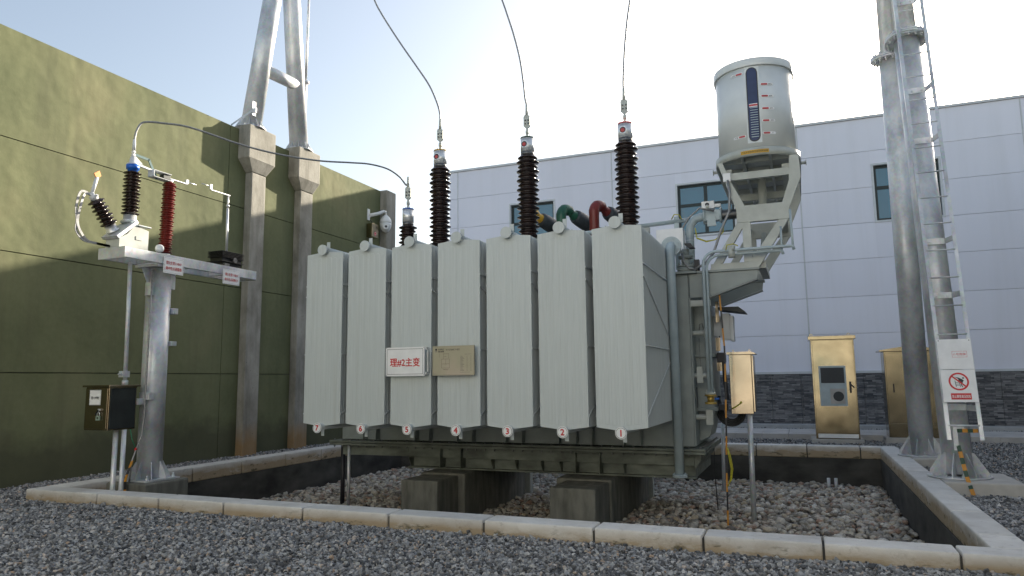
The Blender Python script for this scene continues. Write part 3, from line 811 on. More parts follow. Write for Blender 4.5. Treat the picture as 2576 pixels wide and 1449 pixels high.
legpart(A0, A1, 6.45, 0.172); legpart(B0, B1, 6.55, 0.172)
b = MB(); b.cyl((1.73, 12.0, 8.1), (1.66, 12.4, 7.85), 0.12, n=20); b.build('brace', 'galv', gf)

# ladder on the nearer leg
ld = empty('ladder', (1.77, 10.2, 0.3), 'galvanised climbing ladder bolted to the nearer right pipe leg', 'ladder')
def lp(x, z): return V(x, 10.155+(z-0.646)*0.2*(1 if z > 1.9 else 0.75) - (0.06 if z > 1.9 else 0), z)
lt = V(1.60, 11.65, 7.6)
def lad(x, z): return V(x, 10.07+(z-0.4)*0.205, z)
for xx in (1.60, 1.94):
    b = MB(); b.bar(lad(xx, 0.63), lad(xx, 9.0), 0.044, 0.007, upv=(0, 1, 0)); b.bar(lad(xx+(-.02 if xx < 1.7 else .02), 0.63)+V(0, .028, 0), lad(xx+(-.02 if xx < 1.7 else .02), 9.0)+V(0, .028, 0), 0.007, 0.048, upv=(0, 1, 0))
    b.build('rail', 'galv', ld)
z = 0.80
while z < 8.9:
    b = MB(); b.cyl(lad(1.607, z), lad(1.933, z), 0.010, n=8); b.build('rung', 'galv', ld); z += 0.372
for z in (1.0, 2.45, 3.2, 4.7, 5.5, 7.0):
    p = lad(1.77, z); pc = V(1.75, 10.60+(z-.16)*.179, z)
    b = MB(); yb = pc[1]-0.172
    b.box(1.66, 1.88, yb-0.03, yb-0.018, z-0.035, z+0.045); b.bar((1.945, p[1]+0.02, z), (1.88, yb-0.02, z), 0.01, 0.07)
    b.bar((1.595, p[1]+0.02, z), (1.66, yb-0.02, z), 0.01, 0.07)
    for dx in (1.71, 1.83): b.nut((dx, yb-0.03, z), (0, -1, 0), 0.014, 0.01)
    b.build('clamp', 'galv', ld)
def board(name, z0, z1, label, deco):
    y = lambda z: lad(0, z)[1]-0.045
    b = MB(); x0, x1 = 1.585, 1.95
    vs = [(x0, y(z0), z0), (x1, y(z0), z0), (x1, y(z1), z1), (x0, y(z1), z1)]
    b.add([(a, c, d) for a, c, d in vs]+[(a, c+0.012, d) for a, c, d in vs], [(0, 1, 2, 3), (7, 6, 5, 4), (0, 4, 5, 1), (1, 5, 6, 2), (2, 6, 7, 3), (3, 7, 4, 0)], 0)
    zc = (z0+z1)/2; xc = (x0+x1)/2
    fn = lambda u, v, k=0.002: (xc+u, y(zc+v)-k, zc+v)
    fn2 = lambda u, v: fn(u, v, 0.004)
    deco(b, fn, fn2)
    o = b.build(name, ['white', 'redink', 'ink', 'bolt', 'white'])
    return tag(o, label, 'sign', 'signs on the right ladder')
def d1(b, fn, fn2):
    b.linef(-0.035, 0.125, -0.04, 0.035, 0.0025, fn, 1); b.text('11号爬梯', 0.032, fn, 0.045, -0.003, 1, 0.0, 0.135)
    for u in (-.165, .165): b.discf(u, .17, 0.007, fn, 3)
    b.segf((-0.06, .15), (0.12, 0.0), 0.004, lambda u, v: fn(u, v, .0035), 4)
def d2(b, fn, fn2):
    c = (0.0, 0.052)
    b.ringf(c[0], c[1], 0.088, 0.108, fn, 1, 48)
    b.segf((-.072+c[0], .068+c[1]), (.072+c[0], -.062+c[1]), 0.017, fn2, 1)
    K = lambda pts: b.flat([(c[0]+p[0], c[1]+p[1]) for p in pts], fn, 2)
    b.discf(c[0]+0.05, c[1]+0.042, 0.010, fn, 2)
    K([(-.045, .055), (-.005, .050), (.035, .030), (.055, .012), (.040, -.010), (.020, .004), (.0, .028), (-.02, .044)])
    K([(.0, .03), (.03, .0), (.045, -.012), (.03, -.024), (-.004, .005)])
    b.segf((c[0]+.02, c[1]-.03), (c[0]+.035, c[1]-.068), 0.010, fn, 2)
    for dx in (-.04, .004): b.segf((c[0]+dx, c[1]+.012), (c[0]+dx+.008, c[1]-.066), 0.006, fn, 2)
    for dz in (-.01, -.03, -.045): b.segf((c[0]-.038, c[1]+dz), (c[0]+.008, c[1]+dz), 0.005, fn, 2)
    b.rectf(-0.10, 0.115, -0.165, -0.09, fn, 1); b.text('禁止攀登高压危险', 0.036, fn2, 0.0075, -0.128, 4, 0.012, 0.195)
board('warning_sign', 1.08, 1.472, 'white no climbing sign with red barred circle on the ladder', d2)
board('number_sign', 1.479, 1.852, 'scuffed white ladder number sign above the no climbing sign', d1)

def strip(name, pts, w, label, a='orange', c='dkgreen', n=9, t=0.006, upv=(1, 0, 0)):
    pts = [V(*p) for p in pts]
    L = [0]
    for p, q in zip(pts[:-1], pts[1:]): L.append(L[-1]+np.linalg.norm(q-p))
    def at(s):
        for i in range(len(pts)-1):
            if s <= L[i+1]+1e-9: return pts[i]+(pts[i+1]-pts[i])*((s-L[i])/(L[i+1]-L[i]))
        return pts[-1]
    b = MB()
    for k in range(n):
        b.bar(at(L[-1]*k/n), at(L[-1]*(k+1)/n), w, t, k % 2, upv)
    return tag(b.build(name, [a, c]), label, 'earthing strip')
strip('earthing_strip', [(1.78, 10.02, 0.0), (1.745, 10.12, 0.2), (1.70, 10.2, 0.56)], 0.045, 'orange and green striped earthing strip at the foot of the ladder leg', n=8, upv=(0, 1, 0.2))
b = MB(); b.box(1.655, 1.705, 10.205, 10.215, 0.50, 0.74); b.box(1.66, 1.78, 10.2, 10.21, 0.74, 0.80)
for z in (0.56, 0.66, 0.76): b.nut((1.68, 10.2, z), (0, -1, 0), 0.012, 0.01)
tag(b.build('earthing_lug', 'galv'), 'galvanised earthing lug joining the striped strip to the ladder leg', 'bracket')
b = MB()
for k in range(4): b.bar((1.70+k*0.055, 10.195, 0.735), (1.755+k*0.055, 10.195, 0.738), 0.008, 0.045, k % 2)
tag(b.build('earthing_strip', ['dkgreen', 'orange']), 'short level green and orange strip under the ladder boards', 'earthing strip')

# ================================================================== TRANSFORMER FOUNDATIONS
def block(x0, x1, fx0, fx1, yf, label):
    b = MB(); b.box(x0, x1, 9.45, 11.85, -0.9, 0.078); b.box(fx0, fx1, yf, 9.448, -0.9, 0.055)
    return tag(b.build('foundation_block', 'concrete_dark', bev=0.02), label, 'concrete block', 'concrete blocks under the transformer')
block(-5.30, -4.58, -5.25, -4.68, 8.8, 'left mossy concrete block carrying the transformer tank')
block(-3.20, -2.43, -3.06, -2.46, 8.75, 'right streaked concrete block carrying the transformer tank')

# ================================================================== TRANSFORMER
TR = empty('power_transformer', (-4.2, 10.7, 0.08), 'large grey power transformer with seven numbered radiators and an oil conservator', 'transformer')
TX0, TX1, TY0, TY1 = -7.02, -1.39, 9.92, 11.55
# tank
b = MB()
b.box(TX0, TX1, TY0, TY1, 0.49, 2.83)
sx = [-6.54, -6.31, -5.60, -5.36, -4.88, -4.63, -4.09, -3.83, -3.27, -3.01, -2.78, -2.33, -2.10]
for x in sx:
    b.prism_x([(TY0, 0.50), (TY0-0.13, 0.50), (TY0-0.13, 0.56), (TY0-0.02, 1.2), (TY0, 1.2)], x-0.006, x+0.006)
b.box(-1.60, TX1-0.001, TY0-0.02, TY0-0.001, 0.50, 2.80)
# right end: stiffener box
b.box(TX1+0.001, -1.16, 10.35, 11.25, 0.95, 2.45)
b.prism_y([(-1.388, 0.52), (-1.25, 0.60), (-1.16, 0.948), (-1.388, 0.948)], 10.45, 11.15)
b.box(TX1+0.001, -1.12, 10.30, 11.30, 1.70, 1.745); b.box(TX1+0.001, -1.12, 10.30, 11.30, 0.95, 1.0)
b.box(TX1+0.001, TX1+0.02, 9.93, 10.0, 0.5, 2.8); b.box(TX1+0.001, TX1+0.02, 11.45, 11.54, 0.5, 2.8)
tank = b.build('tank', 'paint_tank', TR, bev=0.004)
b = MB()
b.box(-7.15, -1.24, 9.75, 11.72, 0.448, 0.478); b.box(-7.15, -1.24, 9.752, 11.718, 0.405, 0.440)
x = -7.08
while x < -1.3:
    b.nut((x, 9.80, 0.478), (0, 0, 1), 0.016, 0.014, 1); b.nut((x, 9.80, 0.405), (0, 0, -1), 0.017, 0.018, 1); x += 0.148
y = 9.95
while y < 11.65:
    b.nut((-1.29, y, 0.478), (0, 0, 1), 0.016, 0.014, 1); b.nut((-1.29, y, 0.405), (0, 0, -1), 0.017, 0.018, 1); y += 0.148
b.build('rim_flange', ['paint_shade_grime', 'bolt'], tank, bev=0.003)
b = MB()
b.prism_x([(11.6, 0.08), (9.95, 0.08), (9.95, 0.25), (9.86, 0.25), (9.86, 0.40), (11.6, 0.40)], -5.75, -1.40)
b.box(-6.96, -5.752, 9.86, 11.6, 0.25, 0.40)
b.box(-5.75, -1.38, 9.84, 9.949, 0.083, 0.105)
for x in (-5.71, -4.33, -3.95, -3.55, -3.27, -2.35, -1.62):
    b.prism_x([(9.949, 0.106), (9.87, 0.106), (9.87, 0.13), (9.80, 0.25), (9.859, 0.25), (9.949, 0.249)], x-0.007, x+0.007)
for (xa, xb) in ((-5.15, -4.82), (-3.02, -2.68)):
    b.box(xa, xb, 9.78, 9.859, 0.385, 0.40)
    b.box(xa-0.012, xa, 9.775, 9.949, 0.107, 0.40); b.box(xb, xb+0.012, 9.775, 9.949, 0.107, 0.40)
b.prism_y([(-1.399, 0.40), (-1.30, 0.40), (-1.32, 0.32), (-1.399, 0.20)], 9.87, 11.5)
b.build('base_frame', 'paint_shade_grime', TR, bev=0.003)
b = MB(); b.box(TX0-0.06, TX1+0.12, TY0-0.07, TY1+0.06, 2.832, 2.862); b.box(-6.7, -1.7, 10.0, 11.4, 2.8625, 2.92); b.build('cover', 'paint_tank', TR, bev=0.004)
# tank top turrets carry the bushings
b = MB()
for x in (-5.46, -3.90, -2.30): b.cyl((x, 10.35, 2.921), (x, 10.35, 3.44), 0.24, n=28); b.cyl((x, 10.35, 3.44), (x, 10.35, 3.47), 0.28, n=28)
b.cyl((-6.08, 10.35, 2.921), (-6.08, 10.35, 3.42), 0.18, n=24); b.cyl((-6.08, 10.35, 3.42), (-6.08, 10.35, 3.45), 0.22, n=24)
b.build('bushing_turrets', 'paint_tank', TR)

# one radiator (number 1), then copies
def radiator():
    xc, hw = -1.915, 0.295; y0 = 8.0
    def outl(w): return [(xc-w, 0.862), (xc, 0.822), (xc+w, 0.862), (xc+w, 3.158), (xc, 3.19), (xc-w, 3.158)]
    b = MB()
    b.prism_y(outl(hw), y0, y0+0.012)
    # pressed channels of the front panel
    for i in range(7):
        u = xc-hw+0.045+i*(2*hw-0.09)/6; w = 0.030
        d = abs(u-xc)/hw; zb = 0.822+0.04*d+0.05; zt = 3.19-0.032*d-0.07
        poly = [(u-w, zb), (u+w, zb)]+[(u+w*math.cos(t), zt-w+w*math.sin(t)) for t in [math.pi*k/6 for k in range(7)]]
        pin = [(u+(p[0]-u)*0.72, p[1]-(0.008 if p[1] > 2 else -0.008)) for p in poly]
        n = len(poly)
        b.add([(p[0], y0-0.0005, p[1]) for p in poly]+[(p[0], y0-0.0035, p[1]) for p in pin],
              [(k, (k+1) % n, n+(k+1) % n, n+k) for k in range(n)]+[tuple(range(n, 2*n))], 0, [True]*n+[False])
    N = 32; st = 1.60/N
    for k in range(1, N+1):
        yy = y0+k*st
        b.prism_y(outl(hw-0.003), yy-0.005, yy+0.003)
    r = b.build('radiator', 'paint', TR)
    b = MB()
    b.cyl((xc, 7.955, 3.21), (xc, 9.75, 3.21), 0.047, n=20); b.cyl((xc, 7.925, 3.205), (xc, 7.955, 3.205), 0.072, n=28)
    b.box(xc+0.035, xc+0.085, 7.985, 7.993, 3.21, 3.315); b.cyl((xc, 9.75, 3.20), (xc, 9.78, 3.20), 0.09, n=20)
    b.build('upper_header', 'paint', r)
    b = MB()
    b.cyl((xc, 7.93, 0.825), (xc, 9.91, 0.825), 0.047, n=20)
    b.box(xc+0.010, xc+0.055, 7.985, 7.993, 0.70, 0.79)
    b.build('lower_header', 'paint', r)
    b = MB()
    for sx_ in (-1, 1):
        X = xc+sx_*(hw+0.004)
        for (ya, za, yb, zb) in ((8.0, 2.72, 9.6, 2.705), (8.0, 2.575, 9.6, 1.94), (8.0, 1.78, 9.6, 1.785), (8.0, 0.985, 9.6, 1.625)):
            b.bar((X, ya, za), (X, yb, zb), 0.010, 0.014)
    b.build('side_braces', 'white_paint', r)
    return r
rad = radiator()
rads = [rad]
for k in range(1, 7): rads.append(copy_tree(rad, TR, (-0.681*k, 0, 0)))
for k, r in enumerate(rads):
    r['label'] = 'radiator bank carrying the round number %d plate' % (k+1)
    x = -1.905-0.681*k; b = MB()
    b.cyl((x, 7.893, 0.808), (x, 7.903, 0.808), 0.067, n=32, mat=0)
    fn = lambda u, v: (x+u, 7.8915, 0.808+v)
    b.ringf(0, 0, 0.055, 0.059, fn, 2, 36); b.text(str(k+1), 0.068, fn, 0, 0, 1, 0.03)
    ORG[r.name] = ORG[TR.name]+V(-0.681*k, 0, 0)
    b.build('number_plate', ['white', 'redink', 'ink'], r)
# oil manifold behind the radiators and the thick down pipe
b = MB(); b.cyl((-6.3, 9.82, 3.185), (-1.62, 9.82, 3.185), 0.07, n=20)
b.cyl((-1.56, 9.66, 3.19), (-1.56, 9.68, 3.19), 0.135, n=32); b.cyl((-1.56, 9.684, 3.19), (-1.56, 9.704, 3.19), 0.135, n=32)
for i in range(8):
    a = 2*math.pi*(i+.5)/8; b.nut((-1.56+0.108*math.cos(a), 9.66, 3.19+0.108*math.sin(a)), (0, -1, 0), 0.013, 0.01)
b.cyl((-1.56, 9.705, 3.19), (-1.56, 9.99, 3.19), 0.065, n=20)
b.build('oil_manifold', 'paint_blue', TR)
b = MB()
pts = [(-1.56, 9.66, 3.19)]+[(-1.56, 9.66-0.09*math.sin(t), 3.19-0.0-0.09*(1-math.cos(t))) for t in [0.3, 0.6, 0.9, 1.2, 1.57]]+[(-1.56, 9.57, 3.0), (-1.55, 9.57, 0.17)]
b.tube(pts, 0.060, 24); b.cyl((-1.55, 9.57, 0.135), (-1.55, 9.57, 0.152), 0.095, n=28); b.cyl((-1.55, 9.57, 0.155), (-1.55, 9.57, 0.172), 0.095, n=28)
for i in range(6):
    a = 2*math.pi*(i+.5)/6; b.nut((-1.55+0.078*math.cos(a), 9.57+.078*math.sin(a), 0.172), (0, 0, 1), 0.010, 0.01)
b.build('down_pipe', 'paint_blue', TR)
# valve neck on the tank top
b = MB(); cx = (-1.42, 10.0)
for (r_, za, zb) in ((0.12, 2.863, 2.93), (0.12, 2.935, 2.96), (0.062, 2.96, 3.06), (0.10, 3.06, 3.075), (0.10, 3.08, 3.095), (0.05, 3.095, 3.19)):
    b.cyl((cx[0], cx[1], za), (cx[0], cx[1], zb), r_, n=24)
for i in range(8):
    a = 2*math.pi*(i+.5)/8; b.nut((cx[0]+0.1*math.cos(a), cx[1]+.1*math.sin(a), 2.96), (0, 0, 1), 0.012, 0.02)
b.build('valve_neck', 'paint_tank', TR)

# high voltage bushings
def bushing(x, y, z0, z1, rc, r1, r2, n, zc1, rcap, capmat, name, sight=True):
    b = MB(); b.lathe(sheds(z0, z1, n, rc, r1, r2), (x, y, 0), (0, 0, 1), 28); 
    o = b.build(name, 'porcelain', TR)
    b = MB(); b.cyl((x, y, z1+0.001), (x, y, z1+0.055), rc*0.93, n=28, mat=1); b.cyl((x, y, z1+0.056), (x, y, zc1), rcap, n=28)
    b.cyl((x, y, zc1+0.0005), (x, y, zc1+0.018), rcap*1.02, n=28, mat=2)
    for i in range(8):
        a = 2*math.pi*i/8; b.nut((x+rcap*.85*math.cos(a), y+rcap*.85*math.sin(a), zc1+0.018), (0, 0, 1), 0.008, 0.008, 2)
    if sight:
        zz = (z1+0.055+zc1)/2; fn = lambda u, v, k=0: (x-0.012+u, y-rcap-0.010-k, zz+v)
        b.cyl((x-0.012, y-rcap-0.008, zz), (x-0.012, y-rcap+0.03, zz), 0.062, n=6, mat=0, flat=True)
        b.discf(0, 0, 0.047, lambda u, v: fn(u, v, 0), 4); b.discf(0, -.004, 0.030, lambda u, v: fn(u, v, .002), 3)
    b.build('cap', ['alu', 'bolt', capmat, 'redmark', 'ink'], o)
    b = MB(); zt = zc1+0.018
    b.lathe([(0.045, zt), (0.04, zt+.02), (0.022, zt+.03), (0.020, zt+.07), (0.028, zt+.075), (0.028, zt+.13), (0.018, zt+.135), (.018, zt+.17)], (x, y, 0), (0, 0, 1), 12)
    zp = zt+0.165
    b.prism_y([(x-.022, zp), (x+.022, zp), (x+.058, zp+.035), (x+.058, zp+.185), (x+.02, zp+.22), (x-.045, zp+.22), (x-.058, zp+.19), (x-.058, zp+.035)], y-0.013, y+0.013)
    for dx in (-.026, .026):
        for dz in (.075, .13): b.nut((x+dx, y-0.013, zp+dz), (0, -1, 0), 0.014, 0.012, 1)
    b.cyl((x-.005, y, zp+.215), (x-.005, y, zp+.40), 0.024, 0.018, 12)
    b.build('terminal', ['paint_light', 'bolt'], o)
    return zp+0.40
BH = []
for x, cm in ((-5.46, 'yellow'), (-3.885, 'dkgreen'), (-2.29, 'redink')):
    BH.append((x, bushing(x, 10.35, 3.472, 4.97, 0.118, 0.182, 0.160, 20, 5.25, 0.111, cm, 'high_voltage_bushing')))
NB = bushing(-6.075, 10.35, 3.452, 4.03, 0.100, 0.157, 0.135, 9, 4.305, 0.096, 'blue', 'neutral_bushing', False)

# low voltage bus ducts behind the radiators
def lvb(x, col, zt):
    y = 11.15; h = unit(V(0.42, 0.9, 0)); d = unit(V(0.42, 0.9, -0.30)); R_ = 0.135
    c = V(x, y, zt-R_-0.07)+h*R_
    path = [V(x, y, 2.93), V(x, y, 3.6), V(x, y, c[2]-0.05)]+[c-h*R_*math.cos(t)+V(0, 0, R_*math.sin(t)) for t in [math.pi*k/14 for k in range(0, 12)]]
    b = MB(); b.tube(path, [0.082]*3+[0.088]*10+[0.08, 0.07], 14)
    for q in (4, 8, 12): b.tube([path[q]-unit(path[q]-path[q-1])*.004, path[q]+unit(path[q]-path[q-1])*.004], 0.091, 14)
    o = b.build('low_voltage_bushing', col, TR)
    p0 = path[-1]
    b = MB(); b.lathe([(0.050, -0.03), (0.062, 0.02), (0.078, 0.06), (0.085, 0.12), (0.105, 0.15)], p0, d, 20); b.lathe([(0.080, .60), (0.076, 1.6)], p0, d, 20); b.build('coloured_sleeve', col, o)
    b = MB(); b.lathe([(0.105, 0.10), (0.122, 0.15), (0.130, 0.25), (0.131, 0.40), (0.122, 0.50), (0.098, 0.58), (0.085, 0.62)], p0, d, 24); b.build('dark_sleeve', 'tape', o)
    return p0, d
lv = []
for x, col, zt in ((-4.22, 'yellow', 4.34), (-3.60, 'green', 4.33), (-3.03, 'red', 4.34)): lv.append(lvb(x, col, zt))
# support beam for the ducts
sb = empty('duct_support', (-3.4, 12.35, -0.57), 'grey support frame under the coloured bus ducts behind the tank', 'support frame')
b = MB(); b.box(-4.75, -2.3, 12.0, 12.12, 3.90, 4.0)
b.build('beam', 'paint_light', sb, bev=0.003)
for (p0, d) in lv:
    b = MB()
    tq = (12.06-p0[1])/d[1]; q = p0+d*tq; cx_ = q[0]
    b.cyl((cx_, 12.06, 4.001), (cx_, 12.06, 4.035), 0.05, n=12); b.cyl((cx_, 12.06, 4.03), (cx_, 12.06, q[2]-0.07), 0.028, n=10)
    b.box(cx_-0.13, cx_+0.13, 12.03, 12.09, 4.0405, 4.055)
    for sx_ in (-.1, .1): b.nut((cx_+sx_, 12.06, 4.055), (0, 0, 1), 0.014, 0.02)
    u, w_, a_ = frame(d)
    b.lathe([(0.084, tq-.03), (0.10, tq-.025), (0.10, tq+.025), (0.084, tq+.03)], p0, d, 20)
    b.build('clamp', 'paint_light', sb)
for x in (-4.6, -2.45): MB().box(x-0.06, x+0.06, 12.0, 12.12, -0.65, 3.899).build('post', 'paint_light', sb)

# conservator
def oval(xc, y0, y1, r, n=40):
    p = [(xc+r*math.cos(t), y0+r+r*math.sin(t)) for t in [math.pi+math.pi*k/n for k in range(n+1)]]
    return p+[(xc+r*math.cos(t), y1-r+r*math.sin(t)) for t in [math.pi*k/n for k in range(n+1)]]
CX, CY0, CY1, CR = -0.415, 9.83, 12.85, 0.515
b = MB(); b.prism_z(oval(CX, CY0, CY1, CR), 4.47, 5.63, 0, True)
cons = b.build('conservator', 'white_paint', TR)
b = MB(); b.prism_z(oval(CX, CY0-0.025, CY1+0.025, CR+0.025), 5.632, 5.74, 0, True); b.build('lid', 'white_paint', cons, bev=0.004)
b = MB()
o1 = oval(CX, CY0-0.05, CY1+0.05, CR+0.05); o0 = oval(CX, CY0-0.02, CY1+0.02, CR+0.02)
n = len(o1)
vs = [(x, y, 4.36) for x, y in o1]+[(x, y, 4.468) for x, y in o1]+[(x, y, 4.468) for x, y in o0]+[(x, y, 4.36) for x, y in o0]
fs = []; 
for j in range(3): fs += [(j*n+i, j*n+(i+1) % n, (j+1)*n+(i+1) % n, (j+1)*n+i) for i in range(n)]
fs += [(3*n+i, 3*n+(i+1) % n, (i+1) % n, i) for i in range(n)]
b.add(vs, fs, 0, [True]*len(fs))
b.box(CX-0.49, CX+0.49, CY0+0.3, CY0+0.34, 4.37, 4.46); b.box(CX-0.49, CX+0.49, CY0+0.9, CY0+0.94, 4.37, 4.46); b.box(CX-0.49, CX+0.49, CY0+1.45, CY0+1.49, 4.37, 4.46); b.box(CX-0.49, CX+0.49, CY0+2.1, CY0+2.14, 4.37, 4.46)
b.box(CX-0.2, CX-0.16, CY0+0.02, CY1-0.02, 4.372, 4.458); b.box(CX+0.16, CX+0.2, CY0+0.02, CY1-0.02, 4.372, 4.458)
b.build('bottom_rim', 'paint_light', cons)
def onc(u, v, k=0.0):
    a = u/CR; return (CX+(CR+k)*math.sin(a), CY0+CR-(CR+k)*math.cos(a), v)
gx = 0.012
b = MB()
f1 = lambda u, v: onc(u, v, 0.004); f2 = lambda u, v: onc(u, v, 0.007); f3 = lambda u, v: onc(u, v, 0.010); f0 = lambda u, v: onc(u, v, 0.002)
def strip_v(b, u0, u1, v0, v1, fn, mat, rnd=False, seg=6):
    for k in range(seg):
        a = u0+(u1-u0)*k/seg; c = u0+(u1-u0)*(k+1)/seg; r = (u1-u0)/2; um = (u0+u1)/2
        e = (lambda q: (r-math.sqrt(max(0, r*r-(q-um)**2))) if rnd else 0)
        b.flat([(a, v0+e(a)), (c, v0+e(c)), (c, v1-e(c)), (a, v1-e(a))], fn, mat)
gxc = 0.005
def lozenge(b, u0, u1, v0, v1, fn, mat, seg=12):
    hv = (v1-v0)/2; vm = (v0+v1)/2
    def hh(q):
        e = max(0.0, hv-min(q-u0, u1-q)); return max(0.0005, math.sqrt(max(0, hv*hv-e*e)))
    us = [u0+hv*(1-math.cos(t)) for t in np.linspace(0, math.pi/2, 5)]+list(np.linspace(u0+hv, u1-hv, 5))[1:-1]+[u1-hv*(1-math.sin(t)) for t in np.linspace(0, math.pi/2, 5)]
    for a, c in zip(us[:-1], us[1:]): b.flat([(a, vm-hh(a)), (c, vm-hh(c)), (c, vm+hh(c)), (a, vm+hh(a))], fn, mat)
strip_v(b, gxc-0.092, gxc+0.092, 4.545, 5.66-0.03, f0, 5)
strip_v(b, gxc-0.075, gxc+0.075, 4.56, 5.61, f1, 0, True, 14)
strip_v(b, gxc-0.060, gxc+0.060, 4.575, 5.595, f2, 1, True, 14)
strip_v(b, gxc-0.05, gxc+0.055, 5.055, 5.085, f3, 2, seg=3)
strip_v(b, gxc-0.05, gxc+0.055, 5.085, 5.092, f3, 3, seg=3); strip_v(b, gxc-0.05, gxc+0.055, 5.046, 5.055, f3, 3, seg=3)
z = 5.03
while z > 4.61:
    strip_v(b, gxc-0.04, gxc+0.055, z, z+0.008, f3, 6, seg=3); z -= 0.034
for lab, zz in (('80%', 5.355), ('60%', 5.187), ('40%', 5.013), ('20%', 4.843), ('0', 4.668)):
    lozenge(b, 0.105, 0.285, zz-0.018, zz+0.018, f1, 4); lozenge(b, 0.118, 0.205, zz-0.012, zz+0.012, f2, 2)
    b.text(lab, 0.020, f2, 0.24, zz, 0, 0.0)
for lab, zz in (('上限', 5.545), ('下限', 4.655)):
    lozenge(b, -0.285, -0.105, zz-0.018, zz+0.018, f1, 4); lozenge(b, -0.205, -0.118, zz-0.012, zz+0.012, f2, 2)
    b.text(lab, 0.022, f2, -0.24, zz, 0, 0.0)
b.build('level_gauge', ['ink', 'gaugeglass', 'redmark', 'alu', 'white', 'white_paint', 'paint_blue'], cons)
b = MB()
def onr(u, v, k=0.0):
    q = CR+0.05; a = u/q; return (CX+(q+k)*math.sin(a), CY0+CR-(q+k)*math.cos(a), v)
strip_v(b, -0.19, 0.175, 4.385, 4.435, lambda u, v: onr(u, v, .003), 0)
b.text('产品必须抽真空至0刻度运输', 0.026, lambda u, v: onr(u, v, .006), -0.008, 4.41, 1, 0.0, 0.34)
b.build('warning_label', ['yellow', 'ink'], cons)

# conservator support
def plate(b, pts, y0, y1): b.prism_y(pts, y0, y1)
for (ya, yb, nm) in ((9.98, 10.06, 'front_support'), (11.26, 11.34, 'rear_support')):
    b = MB()
    plate(b, [(-0.93, 4.36), (-0.70, 3.64), (-0.60, 3.735), (-0.77, 4.10), (-0.86, 4.36)], ya, yb)
    plate(b, [(0.12, 4.36), (0.13, 4.05), (-0.045, 3.62), (-0.12, 3.73), (-0.02, 4.02), (0.0, 4.36)], ya, yb)
    b.box(-0.80, -0.0, ya+.002, yb-.002, 4.10, 4.20)
    b.box(-0.71, -0.04, ya-.002, yb+.002, 3.50, 3.73)
    plate(b, [(-0.71, 3.498), (-0.60, 3.498), (-0.92, 2.97), (-1.10, 2.87)], ya, yb)
    plate(b, [(-0.18, 3.498), (-0.05, 3.498), (-0.46, 2.87), (-0.56, 2.97)], ya, yb)
    b.box(-0.645, -0.535, ya+.002, yb-.002, 2.955, 3.498)
    b.box(-1.08, -0.47, ya-.002, yb+.002, 2.866, 2.954)
    b.build(nm, 'paint_light', TR, bev=0.003)
b = MB()
for (x, z) in ((-0.64, 3.60), (-0.12, 3.60), (-0.42, 2.91), (-0.80, 4.24), (-0.05, 4.24)): b.box(x-0.05, x+0.05, 10.064, 11.256, z-0.04, z+0.04)
b.bar((-0.42, 10.1, 2.97), (-0.42, 11.22, 3.55), 0.06, 0.06)
b.build('cross_beams', 'paint_light', TR, bev=0.003)
for (ya, nm) in ((9.93, 'front_bracket'), (11.27, 'rear_bracket')):
    b = MB()
    b.prism_y([(-1.385, 2.83), (-0.47, 2.83), (-0.485, 2.72), (-1.13, 2.50), (-1.385, 2.50)], ya, ya+0.02)
    b.prism_y([(-1.44, 2.864), (-0.45, 2.864), (-0.45, 2.834), (-1.26, 2.834)], ya-0.02, ya+0.13)
    b.prism_y([(-1.13, 2.495), (-0.485, 2.715), (-0.48, 2.70), (-1.125, 2.48)], ya-0.015, ya+0.12)
    b.build(nm, 'paint_tank', TR, bev=0.003)
b = MB(); b.box(TX1+.021, -1.10, 9.92, 9.93, 2.38, 2.46); b.box(-1.36, -1.13, 9.91, 9.918, 2.40, 2.44); b.build('pipe_bracket', 'paint_light', TR)

# gas relay pipe from the cover up to the conservator
b = MB()
b.tube([(-1.43, 10.6, 2.93), (-1.43, 10.6, 3.55), (-1.41, 10.6, 3.66), (-1.35, 10.6, 3.74), (-1.27, 10.6, 3.76), (-1.20, 10.6, 3.765)], 0.062, 20)
for z in (2.98, 3.15, 3.42): b.cyl((-1.43, 10.6, z), (-1.43, 10.6, z+0.008), 0.065, n=20, mat=1)
b.cyl((-1.22, 10.6, 3.765), (-1.19, 10.6, 3.765), 0.115, n=8); b.cyl((-0.985, 10.6, 3.765), (-0.955, 10.6, 3.765), 0.115, n=8)
b.box(-1.19, -0.985, 10.53, 10.67, 3.69, 3.84); b.box(-1.16, -1.04, 10.5, 10.53, 3.60, 3.74)
b.build('relay_pipe', ['paint_blue', 'alu'], TR)
b = MB(); prof = []
for i in range(12):
    prof += [(0.06, 0.018*i), (0.085, 0.018*i+0.009)]
b.lathe(prof, (-0.954, 10.6, 3.765), (1, 0, 0), 20); b.build('bellows', 'bolt', TR)
b = MB(); b.box(-1.23, -1.05, 10.50, 10.62, 3.86, 3.97, 0); b.box(-1.048, -0.96, 10.50, 10.56, 3.875, 3.92, 0)
b.discf(-1.15, 3.92, 0.03, lambda u, v: (u, 10.498, v), 1); b.cyl((-1.15, 10.5, 3.90), (-1.14, 10.42, 3.86), 0.022, n=10, mat=2)
b.build('gas_relay', ['white', 'ink', 'paint_light'], TR, bev=0.004)
b = MB(); b.cyl((-4.6, 10.6, 3.62), (-1.43, 10.6, 3.74), 0.032, n=14); b.cyl((-1.63, 10.6, 3.66), (-1.60, 10.6, 3.80), 0.02, n=8)
b.box(-1.65, -1.58, 10.58, 10.62, 3.0, 3.80); b.build('collector_pipe', 'paint_blue', TR)
b = MB()
